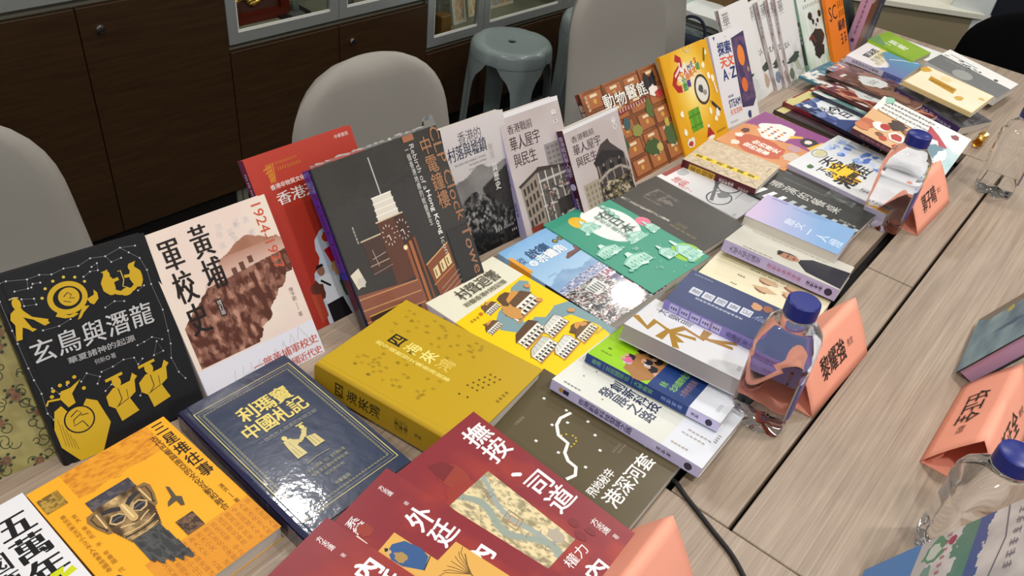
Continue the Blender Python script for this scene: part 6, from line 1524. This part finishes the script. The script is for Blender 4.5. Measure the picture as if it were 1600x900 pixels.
def a_tech(c):
    c.paint(0, 0, 1, 1, 20, 26, lambda X, Y: mixc((228, 230, 220), (218, 220, 212), fbm(X * 3, Y * 3, 5)))
    r = random.Random(4)
    P = [(r.uniform(.05, .95), r.uniform(.05, .7)) for k in range(12)]
    for a in range(11): c.line([P[a], P[a + 1]], .002, (206, 204, 190), lay=0)
    for x, y in P[:6]: c.ell(x, y, .010, None, (150, 120, 60), 8)
    c.text('創新科技', .30, .27, .44, .60, (38, 46, 84), 'v', bold=.02); c.text('發展之路', .15, .25, .29, .62, (38, 46, 84), 'v', bold=.02)
    c.rect(0, .74, 1, 1, (226, 230, 238)); c.marks(.26, .78, .30, .93, 6, (150, 130, 110), 'v'); c.marks(.33, .80, .37, .95, 6, (150, 130, 110), 'v'); c.marks(.08, .77, .12, .88, 5, (170, 150, 130), 'v'); c.marks(.36, .955, .50, .975, 4, (110, 110, 120)); c.marks(.04, .06, .07, .18, 5, (90, 92, 104), 'v')
def s_tech(c):
    c.ell(.5, .075, .22, None, (190, 150, 60), 10); c.rect(.3, .09, .7, .13, (40, 44, 80)); c.text('香港創新科技發展之路', .18, .20, .86, .56, (50, 54, 104), 'v', bold=.015); c.marks(.25, .72, .75, .82, 3, (70, 66, 100), 'v'); c.ell(.5, .925, .32, None, (50, 46, 70), 14); c.rect(0, .66, 1, .67, (206, 206, 236))
book('paperback_book', 'tech', 'white technology book with lilac spine, lowest in the slanted stack', 0.018, (226, 228, 222), a_tech, s_tech, (206, 200, 240), gloss='gloss')

def a_olive(c):
    c.paint(0, 0, 1, 1, 20, 26, lambda X, Y: mixc((86, 76, 52), (96, 86, 60), fbm(X * 3, Y * 3, 4)))
    Wt = (240, 240, 236)
    c.line([(.73, .332), (.62, .31), (.541, .324), (.50, .35), (.46, .376), (.443, .449), (.346, .475), (.297, .521), (.287, .578), (.219, .606), (.142, .585)], .028, Wt)
    c.k += 1
    for x, y in ((.515, .304), (.292, .307), (.314, .448), (.337, .617), (.554, .612), (.743, .443), (.725, .301), (.709, .149), (.62, .36), (.66, .53)): c.rect(x - .011, y - .008, x + .011, y + .008, Wt, lay=0)
    for x, y in ((.477, .389), (.51, .405), (.534, .438), (.53, .46), (.505, .475), (.47, .478), (.433, .476)): c.rect(x - .007, y - .005, x + .007, y + .005, (214, 190, 40), lay=0)
    c.text('飛地秘辛', .135, .70, .45, .768, Wt, bold=.012); c.text('港深河套', .155, .785, .765, .895, Wt, bold=.012)
    c.text('中華書局', .31, .138, .43, .158, (150, 142, 120)); c.marks(.60, .665, .72, .68, 5, (150, 142, 120)); c.marks(.62, .69, .74, .705, 5, (150, 142, 120))
book('paperback_book', 'olive', 'olive brown book with white winding river line and pixel title', 0.018, (90, 80, 56), a_olive, gloss='satin')

# --- far stacks of children's and other books
def stripes_book(pal, sc, seed, extra=None):
    def a(c):
        c.paint(0, 0, 1, 1, 34, 44, blotch(pal, sc, seed))
        if extra: extra(c)
    return a
CH = 'slim picture books in the far stacks'
def lbl(x, y): return lambda c: (c.rect(x, y, x + .2, y + .035, (232, 232, 226)), c.blob(.55, .4, .26, .16, (226, 230, 226), 5, 20, .2), c.marks(.4, .36, .7, .44, 3, (120, 120, 120)))
for k, col, pal, lb, th in (('stk0', (226, 206, 140), [(226, 206, 140), (210, 190, 120), (120, 40, 50)], 'cream topped slim book at the bottom of the far stack', .010),
                        ('stk1', (52, 40, 44), [(52, 40, 44), (60, 44, 50), (90, 50, 60)], 'very dark slim book, second from bottom of far stack', .010),
                        ('stk2', (120, 28, 46), [(120, 28, 46), (130, 34, 50), (216, 206, 140)], 'crimson edged cream slim book in the left of far stack', .010)):
    book('picture_book', k, lb, th, col, stripes_book(pal, (3, 4), 7, lambda c: c.rect(.02, .02, .7, .12, (214, 206, 140))), gloss='gloss', group=CH)
def x_navy(c):
    c.blob(.44, .32, .22, .24, (234, 238, 240), 6, 26, .12); c.text('今日', .33, .20, .55, .46, (40, 44, 56), 'v', bold=.03); c.text('天氣', .24, .16, .36, .34, (60, 64, 76), 'v', bold=.02); c.rect(.10, .05, .2, .12, (226, 230, 236)); c.poly([(.0, .5), (.2, .42), (.5, .56), (.8, .5), (1, .6), (1, .75), (0, .75)], (60, 76, 130))
book('picture_book', 'teal', 'teal blue slim book with white label at the left of far stack', 0.008, (70, 120, 140), stripes_book([(70, 120, 140), (90, 140, 160), (230, 232, 228), (120, 90, 80)], (4, 5), 3, lbl(.25, .04)), gloss='gloss', group=CH)
book('picture_book', 'navy', 'navy slim picture book with white cloud shaped title panel', 0.008, (40, 50, 92), stripes_book([(86, 104, 160), (60, 74, 130), (120, 140, 190), (40, 50, 92)], (4, 5), 5, x_navy), spine_color=(24, 26, 50), gloss='gloss', group=CH)
book('picture_book', 'mint', 'mint green slim picture book lying over navy cloud book', 0.008, (140, 180, 166), stripes_book([(130, 172, 160), (150, 190, 176), (232, 238, 232), (110, 150, 150)], (3, 3), 9, lbl(.1, .03)), spine_color=(30, 40, 64), gloss='gloss', group=CH)
book('picture_book', 'maroon', 'dark red slim picture book with white lettering over mint book', 0.008, (106, 40, 42), stripes_book([(106, 40, 42), (150, 60, 50), (214, 150, 120), (90, 36, 40), (236, 230, 224)], (4, 4), 11, lbl(.1, .03)), spine_color=(84, 24, 30), gloss='gloss', group=CH)
book('picture_book', 'brown', 'brown slim picture book with white label beside dark red one', 0.008, (110, 74, 62), stripes_book([(110, 74, 62), (130, 90, 74), (90, 60, 54), (150, 110, 90)], (4, 4), 13, lbl(.2, .10)), spine_color=(60, 36, 34), gloss='gloss', group=CH)
book('picture_book', 'colour', 'multicoloured slim picture book of green white and orange shapes', 0.010, (120, 140, 100), stripes_book([(90, 130, 60), (236, 234, 226), (220, 120, 60), (110, 140, 190), (232, 230, 226), (60, 100, 50), (196, 150, 110)], (4, 5), 17), spine_color=(44, 36, 30), gloss='gloss', group=CH)
def a_bw(c):
    c.paint(0, 0, 1, 1, 30, 36, lambda X, Y: np.where((Y > .5 + .15 * np.sin(X * 6))[..., None], mixc((110, 120, 170), (90, 150, 176), X), mixc((226, 222, 222), (220, 206, 140), np.clip((X - .2) * 1.4 * (Y > .25), 0, 1))))
    c.text('郭沫若', .28, .16, .80, .30, (60, 60, 70), bold=.04); c.text('在香港', .22, .32, .72, .44, (150, 140, 110), bold=.02); c.line([(.60, .55), (.8, .72), (.95, .95)], .02, (230, 234, 240)); c.text('歷史', .12, .44, .5, .54, (170, 150, 80))
def s_bw(c): c.text('香港歷史文化叢書', .2, .12, .8, .6, (40, 40, 60), 'v'); c.rect(0, .68, 1, 1, (96, 104, 160)); c.marks(.3, .75, .7, .92, 4, (60, 60, 100), 'v')
book('paperback_book', 'bluewhite', 'white and blue book with bold title rows, between green and colourful books', 0.016, (224, 220, 222), a_bw, s_bw, (210, 204, 226), gloss='satin', group='books in the far stacks')
def a_lm(c):
    c.paint(0, 0, 1, 1, 20, 24, lambda X, Y: mixc((150, 184, 46), (120, 156, 54), fbm(X * 3, Y * 3, 5))); c.text('詩經', .36, .25, .62, .66, (222, 232, 214), 'v', bold=.02); c.marks(.2, .2, .3, .4, 3, (230, 236, 220), 'v'); c.poly([(0, 0), (.5, 0), (.2, .3), (0, .35)], (110, 150, 96))
book('paperback_book', 'lime', 'lime green book lying farthest back with pale script title', 0.012, (146, 190, 40), a_lm, gloss='satin', group='books in the far stacks')
def a_cg(c):
    c.paint(0, 0, 1, 1, 24, 30, lambda X, Y: mixc((240, 232, 206), (232, 220, 186), fbm(X * 4, Y * 4, 3))); c.line([(.01, .005), (.99, .005), (.99, .995), (.01, .995)], .018, (214, 180, 100), closed=True)
    c.poly([(.46, .20), (.66, .17), (.60, .58), (.36, .60)], (190, 140, 20)); c.marks(.44, .22, .58, .56, 6, (120, 84, 16), 'v'); c.blob(.83, .04, .12, .07, (206, 160, 50), 4, 16, .3); c.blob(.30, .70, .10, .06, (206, 166, 70), 5, 14, .35); c.blob(.66, .92, .05, .04, (216, 180, 90), 6); c.blob(.8, .35, .1, .08, (232, 214, 160), 7)
book('paperback_book', 'creamgold', 'cream book with gold plate title and gold seal marks on far stack', 0.012, (238, 230, 204), a_cg, spine_color=(226, 206, 150), gloss='satin', group='books in the far stacks')
def a_pu(c): c.paint(0, 0, 1, 1, 30, 34, blotch([(70, 68, 74), (96, 94, 100), (54, 52, 58), (130, 128, 134)], (6, 7), 4, False)); c.blob(.4, .3, .1, .05, (170, 150, 130), 3); c.blob(.5, .75, .2, .04, (170, 170, 176), 5)
def s_pu(c): c.text('三國人物古今談', .2, .15, .8, .62, (196, 186, 214), 'v', bold=.02); c.marks(.3, .68, .7, .9, 4, (180, 170, 206), 'v'); c.blob(.5, .07, .3, .03, (120, 110, 140), 3)
book('paperback_book', 'purple', 'dark grey book with deep purple spine under cream gold book', 0.024, (74, 72, 78), a_pu, s_pu, (62, 44, 92), gloss='satin', group='books in the far stacks')
def a_gy(c):
    c.rect(0, 0, 1, 1, (106, 108, 108)); c.poly([(.60, 0), (1, 0), (1, 1), (.62, 1)], (232, 232, 228)); c.blob(.22, .45, .2, .13, (150, 152, 148), 3, 24, .05)
    r = random.Random(3)
    for k in range(12): x, y = .62 + .12 * r.random(), .02 + .45 * r.random(); c.line([(x, y), (x + r.uniform(-.06, .06), y + .06)], .025, (40, 40, 42), lay=0)
    c.line([(.80, .08), (.78, .48)], .02, (50, 50, 52)); c.blob(.68, .78, .05, .03, (40, 40, 44), 4); c.blob(.68, .55, .03, .02, (40, 40, 44), 6); c.marks(.45, .1, .5, .4, 4, (170, 172, 172), 'v')
book('paperback_book', 'grey', 'large grey and white book with ink splashes at the far right end', 0.022, (216, 216, 212), a_gy, gloss='satin', group='books in the far stacks')
def a_food(c):
    c.paint(0, 0, 1, 1, 40, 44, lambda X, Y: np.where((X > .62 - .05 * Y)[..., None], np.array((236, 234, 228.)), np.where((Y > .60)[..., None], mixc((220, 226, 224), (150, 190, 196), fbm(X * 5, Y * 5, 4)), np.array((220, 178, 130.)))))
    for k in range(26): c.rect(.64 + .016 * (k % 4) * 5, .05 + .026 * k, .66 + .016 * (k % 4) * 5, .062 + .026 * k, (60, 54, 54), lay=0)
    for x in (.68, .78, .88): c.marks(x, .06, x + .06, .62, 14, (60, 54, 56), 'v')
    c.line([(.62, .05), (.58, .7)], .02, (176, 140, 100))
    c.blob(.50, .33, .12, .09, (64, 46, 38), 4, 16, .3)
    for k in range(5): c.line([(.44 + .02 * k, .36), (.36 + .014 * k, .50)], .008, (64, 46, 38), lay=0)
    for x, y, rr, col in ((.25, .08, .1, (190, 108, 76)), (.14, .06, .09, (206, 126, 90)), (.3, .2, .1, (236, 234, 230)), (.34, .24, .07, (176, 52, 44)), (.24, .40, .11, (238, 232, 226)), (.24, .40, .075, (180, 56, 44)), (.45, .45, .05, (150, 90, 60)), (.10, .3, .05, (190, 70, 50)), (.06, .46, .05, (186, 60, 46)), (.14, .25, .05, (140, 84, 60)), (.18, .55, .05, (120, 84, 60)), (.38, .56, .05, (150, 120, 80))): c.blob(x, y, rr, rr * .85, col, int(x * 200), 12, .15)
    c.poly([(.60, .62), (.85, .58), (.72, .72), (.55, .86), (.50, .80)], (170, 30, 56)); c.poly([(.44, .66), (.56, .62), (.60, .74), (.50, .78)], (236, 234, 232)); c.blob(.36, .78, .16, .10, (90, 126, 142), 7, 16, .3); c.blob(.22, .68, .06, .05, (140, 110, 96), 8); c.blob(.32, .86, .18, .05, (234, 236, 234), 9, 16, .3); c.poly([(.05, .74), (.16, .72), (.14, .90), (.04, .90)], (236, 232, 228)); c.rect(.08, .78, .12, .86, (150, 40, 50)); c.blob(.86, .86, .05, .04, (130, 40, 46), 10); c.blob(.95, .08, .08, .05, (150, 200, 180), 11)
book('picture_book', 'food', 'food illustrated picture book with cakes and red figures behind a bottle', 0.014, (226, 214, 196), a_food, lambda c: c.marks(.2, .1, .8, .9, 14, (150, 110, 120), 'v'), (90, 40, 50), gloss='satin', group='books in the far stacks')
# displayed for the other side of the table
def a_rb(c):
    c.paint(0, 0, 1, 1, 40, 50, lambda X, Y: np.where((Y < .22 + .1 * fbm(X * 6, Y * 3, 5))[..., None], mixc((52, 60, 50), (80, 86, 70), fbm(X * 14, Y * 10, 4)), mixc((84, 122, 142), (150, 176, 184), np.clip((fbm(X * 3, Y * 12, 8) - .3) * 2, 0, 1))))
    c.poly([(.0, .2), (.12, .12), (.16, .9), (0, 1)], (124, 118, 104)); c.blob(.55, .42, .10, .05, (214, 216, 210), 4, 14, .4); c.blob(.42, .40, .06, .03, (96, 34, 36), 5); c.blob(.6, .47, .05, .03, (60, 56, 56), 6); c.poly([(.5, .62), (.56, .52), (.6, .62), (.56, .80)], (60, 96, 126)); c.blob(.2, .7, .06, .03, (190, 180, 90), 7); c.blob(.8, .3, .06, .03, (180, 170, 150), 8)
book('hardcover_book', 'rbook', 'teal painted hardcover with pinkish purple page edges at right edge', 0.030, (44, 52, 46), a_rb, None, (40, 46, 42), hard=True, gloss='satin', group='books facing the other side', pages=mat('purple_page_edges', (196, 158, 190), 0.6))
def a_rs(c):
    c.rect(0, 0, 1, 1, (214, 212, 210))
    c.paint(0, 0, 1, .64, 60, 50, lambda X, Y: mixc((226, 224, 222), (196, 194, 194), np.clip((fbm(X * 5, Y * 5, 6) - .4) * 3, 0, 1)))
    c.paint(.0, .22, 1, .44, 60, 30, lambda X, Y: np.where((Y < .45)[..., None], np.array((70, 100, 160.)), mixc((80, 140, 120), (110, 150, 140), fbm(X * 5, Y * 4, 4))), lambda X, Y: np.abs(Y - .5 - .06 * (fbm(X * 5, Y * 3, 7) - .5) * 4) < .34 + .3 * (fbm(X * 8, Y * 5, 9) - .5))
    c.blob(.14, .54, .12, .06, (96, 150, 120), 4, 16, .3); c.blob(.14, .54, .07, .035, (206, 216, 206), 5, 12, .3); c.blob(.4, .55, .14, .03, (120, 160, 150), 6); c.marks(.0, .465, .6, .49, 9, (170, 80, 110)); c.blob(.1, .45, .05, .02, (170, 70, 100), 8); c.line([(0, .18), (.3, .15), (.7, .19)], .01, (110, 110, 120)); c.marks(.05, .08, .6, .12, 6, (130, 126, 140))
    c.rect(0, .64, 1, 1, (74, 136, 204))
book('paperback_book', 'rsheet', 'watercolour covered book with bright blue lower band at bottom right corner', 0.020, (214, 212, 210), a_rs, None, (214, 212, 210), gloss='satin', group='books facing the other side')

# ------------------------------------------------------------------ water bottles
M_PET = bpy.data.materials.new('water_filled_clear_plastic')
M_PET.use_nodes = True
_b = M_PET.node_tree.nodes['Principled BSDF']
_b.inputs['Base Color'].default_value = (0.97, 0.98, 1.0, 1); _b.inputs['Roughness'].default_value = 0.02
_b.inputs['Transmission Weight'].default_value = 1.0; _b.inputs['IOR'].default_value = 1.31
M_CAP = mat('blue_cap_plastic', (20, 34, 120), 0.35)
M_LBL = mat('blue_label_film', (62, 62, 150), 0.3)
M_LBI = mat('silver_label_inside', (176, 178, 182), 0.3, 0.8)
def bottle(x, y, rz, label, s=1.0, h=0.205, lab=True):
    t = thing('water_bottle', label, 'bottle', (x, y, TZ + 0.0003), rz, 'water bottles on the table')
    R = 0.0335 * s
    k = h / 0.205
    prof = [(0.012 * s, 0.006 * k, 2), (0.024 * s, 0.0005, 3), (0.030 * s, 0.0, 4), (R * .97, 0.005 * k, 4.5), (R, 0.014 * k, 5), (R * 0.965, 0.022 * k, 5), (R * 0.985, 0.030 * k, 5), (R * .99, 0.112 * k, 5),
            (R * 1.02, 0.118 * k, 5), (R * 1.02, 0.123 * k, 5), (R * .98, 0.127 * k, 5), (R * 1.0, 0.138 * k, 5), (R * .93, 0.152 * k, 4), (R * .74, 0.166 * k, 2.8), (0.0185 * s, 0.176 * k, 2.1), (0.0150 * s, 0.181 * k), (0.0150 * s, 0.186 * k)]
    bm = bmesh.new()
    lathe_bm(bm, prof, 64)
    bm.verts.ensure_lookup_table()
    for q in range(1, 5):                   # petal shaped foot
        for i in range(64):
            vv = bm.verts[q * 64 + i]; wv = math.cos(8 * 2 * math.pi * i / 64 + q)
            vv.co.z += 0.0022 * (1 + wv) * (1.0 if q < 3 else 0.5); vv.co.x *= 1 - 0.02 * (1 + wv); vv.co.y *= 1 - 0.02 * (1 + wv)
    link('body', mesh_bm('body', bm, 0.5), M_PET, t)
    lathe('neck_ring', [(0.0152 * s, 0.1805 * k), (0.0182 * s, 0.1812 * k), (0.0182 * s, 0.1832 * k), (0.0152 * s, 0.1840 * k)], M_PET, t, 32)
    bm = bmesh.new()
    n = 72
    rings = []
    for r, z, kn in ((0.0162, 0.1842, 0), (0.0182, 0.1842, 1), (0.0184, 0.198, 1), (0.0178, 0.2035, 0), (0.0160, 0.205, 0), (0.0, 0.2052, 0)):
        if r == 0: rings.append([bm.verts.new((0, 0, z * k))]); continue
        rings.append([bm.verts.new(((r * s * (1 - 0.018 * kn * (i % 2))) * math.cos(2 * math.pi * i / n), (r * s * (1 - 0.018 * kn * (i % 2))) * math.sin(2 * math.pi * i / n), z * k)) for i in range(n)])
    for a, b in zip(rings[:-2], rings[1:-1]):
        for i in range(n): bm.faces.new((a[i], a[(i + 1) % n], b[(i + 1) % n], b[i]))
    for i in range(n): bm.faces.new((rings[-2][i], rings[-2][(i + 1) % n], rings[-1][0]))
    bm.faces.new(list(reversed(rings[0])))
    link('cap', mesh_bm('cap', bm, 0.6), M_CAP, t)
    if lab:
        for nm, off, m, a0, a1 in (('label', 0.0009, M_LBL, -132, -62), ('label_inside', 0.0006, M_LBI, -137, -62)):
            bm = bmesh.new(); prev = None
            for i in range(25):
                a = math.radians(a0 + (a1 - a0) * i / 24); c, sn = math.cos(a), math.sin(a)
                q = (abs(c) ** 5 + abs(sn) ** 5) ** -0.2 * (R * .99 + off)
                cur = (bm.verts.new((q * c, q * sn, 0.040 * k)), bm.verts.new((q * c, q * sn, 0.104 * k)))
                if prev: bm.faces.new((prev[0], cur[0], cur[1], prev[1]))
                prev = cur
            link(nm, mesh_bm(nm, bm, 1.0), m, t)
bottle(0.9285, 0.1935, math.radians(8), 'water bottle with blue cap in front of middle orange name card', 1.22, 0.215)
bottle(1.605, 0.2545, math.radians(5), 'water bottle with blue cap beside farther orange name card and food book', 1.22, 0.2)
bottle(1.945, 0.124, math.radians(12), 'water bottle standing alone at right edge near far seam', 1.15, 0.195)
bottle(0.872, -0.094, math.radians(20), 'water bottle at lower right half hidden behind watercolour book', 1.22, 0.20)

# ------------------------------------------------------------------ folded name cards
M_CARD = mat('salmon_orange_card', (250, 170, 144), 0.75)
def name_card(x, y, rz, label, L=0.205, H=0.085, half=0.052, front='', small='', back=False, bow=0.003):
    t = thing('name_card', label, 'name card', (x, y, TZ + 0.0004), rz, 'orange name cards')
    n = 12
    def face(sg):
        bm = bmesh.new(); rows = []
        for j in range(7):
            v = j / 6
            row = []
            for i in range(n + 1):
                u = i / n
                b = bow * math.sin(math.pi * v) * (0.3 + 1.4 * abs(u - .5))
                row.append(bm.verts.new(((u - .5) * (L - 0.012 * v * 0), sg * (half * (1 - v) + b), H * v)))
            rows.append(row)
        for a, b in zip(rows[:-1], rows[1:]):
            for i in range(n): bm.faces.new((a[i], a[i + 1], b[i + 1], b[i]))
        return bm
    for sg, nm in ((-1, 'front_panel'), (1, 'back_panel')):
        bm = face(sg)
        o = link(nm, mesh_bm(nm, bm, 1.2), M_CARD, t)
        sm = o.modifiers.new('thickness', 'SOLIDIFY'); sm.thickness = 0.0005; sm.offset = 0
    box('base_panel', -L / 2, L / 2, -half + .001, half - .001, 0.0, 0.0005, M_CARD, t)
    fl = box('glued_flap', -L / 2 + .001, L / 2 - .001, 0.0, 0.03, 0.0, 0.0005, M_CARD, t); fl.location = (0, half - 0.006, 0.001); fl.rotation_euler = (math.radians(118), 0, 0)
    sl = math.hypot(half, H)
    def put(sg, txt, sml):
        cv = Canvas(L, sl)
        cv.text(txt, .24, .30, .66, .70, (34, 28, 26), bold=.006)
        cv.text(sml, .70, .43, .80, .56, (90, 60, 50))
        def xf(px, py, z):
            v = py / sl; u = px / L
            b = bow * math.sin(math.pi * v) * (0.3 + 1.4 * abs(u - .5))
            nx, nz = H / sl, half / sl
            yy = half * (1 - v) + b + (0.0012 + z) * nx; zz = H * v + (0.0012 + z) * nz
            return ((px - L / 2), -yy, zz) if sg < 0 else ((L / 2 - px), yy, zz)
        cv.build(t, PRINT['matte'], xf, ('print', 'lettering'))
    if front: put(-1, front, small)
    if back: put(1, front, small)
name_card(1.085, 0.181, math.radians(-2), 'orange folded name card in the middle behind nearest bottle', front='黎耀強', small='先生')
name_card(1.712, 0.232, math.radians(-2), 'smaller looking orange name card farther up beside second bottle', L=0.19, H=0.08, front='郭子晴', small='女士')
name_card(1.118, -0.068, math.radians(0), 'orange name card at right showing its open end toward camera', L=0.21, front='任正全', small='教授', back=True)
name_card(0.512, 0.170, math.radians(2), 'orange name card cut off by bottom edge beside maroon books', L=0.205, H=0.088, front='', small='')
name_card(1.86, -0.048, math.radians(0), 'orange name card barely visible at far right edge', L=0.20, front='', small='')

# ------------------------------------------------------------------ small things
cb = tube('power_cable', [(0.735, 0.226, TZ - 0.03), (0.735, 0.226, TZ + 0.004), (0.729, 0.215, TZ + 0.006), (0.721, 0.198, TZ + 0.0034), (0.709, 0.168, TZ + 0.0034), (0.696, 0.140, TZ + 0.0034), (0.686, 0.112, TZ + 0.0034), (0.668, 0.085, TZ + 0.0034), (0.63, 0.04, TZ + 0.0034), (0.55, -0.02, TZ + 0.0034)], 0.0031, mat('black_rubber', (20, 20, 21), 0.5), None)
tag(cb, 'black cable coming out of table slot near olive book', 'cable')
t = thing('gold_sweet', 'small gold foil wrapped sweet on table right of food book', 'sweet', (2.16, 0.212, TZ))
bm = bmesh.new(); r = random.Random(4)
bmesh.ops.create_icosphere(bm, subdivisions=2, radius=0.012, matrix=Matrix.Translation((0, 0, 0.012)) @ Matrix.Diagonal((1.3, .9, .95, 1)))
for v in bm.verts: v.co += Vector((r.uniform(-1, 1), r.uniform(-1, 1), r.uniform(0, 1))) * 0.0012
link('wrapped_body', mesh_bm('wrapped_body', bm), GOLD, t)
for sg in (-1, 1):
    bm = bmesh.new(); n = 10; c0 = bm.verts.new((sg * 0.014, 0, 0.012)); ring = []
    for i in range(n): a = 2 * math.pi * i / n; rr = 0.010 if i % 2 else 0.013; ring.append(bm.verts.new((sg * (0.027 + 0.003 * (i % 2)), rr * math.cos(a), 0.0135 + rr * math.sin(a) * .95)))
    for i in range(n): bm.faces.new((c0, ring[i], ring[(i + 1) % n]))
    link('twisted_end', mesh_bm('twisted_end', bm), GOLD, t)
ps = box('loose_sheet', 0, 0.11, 0, 0.19, 0, 0.003, mat('white_paper'), None); ps.matrix_world = Matrix.Translation((2.60, 0.45, TZ + 0.0004)) @ Matrix.Rotation(-0.1, 4, 'Z')
tag(ps, 'white paper sheets lying at the far end behind lime book', 'papers')
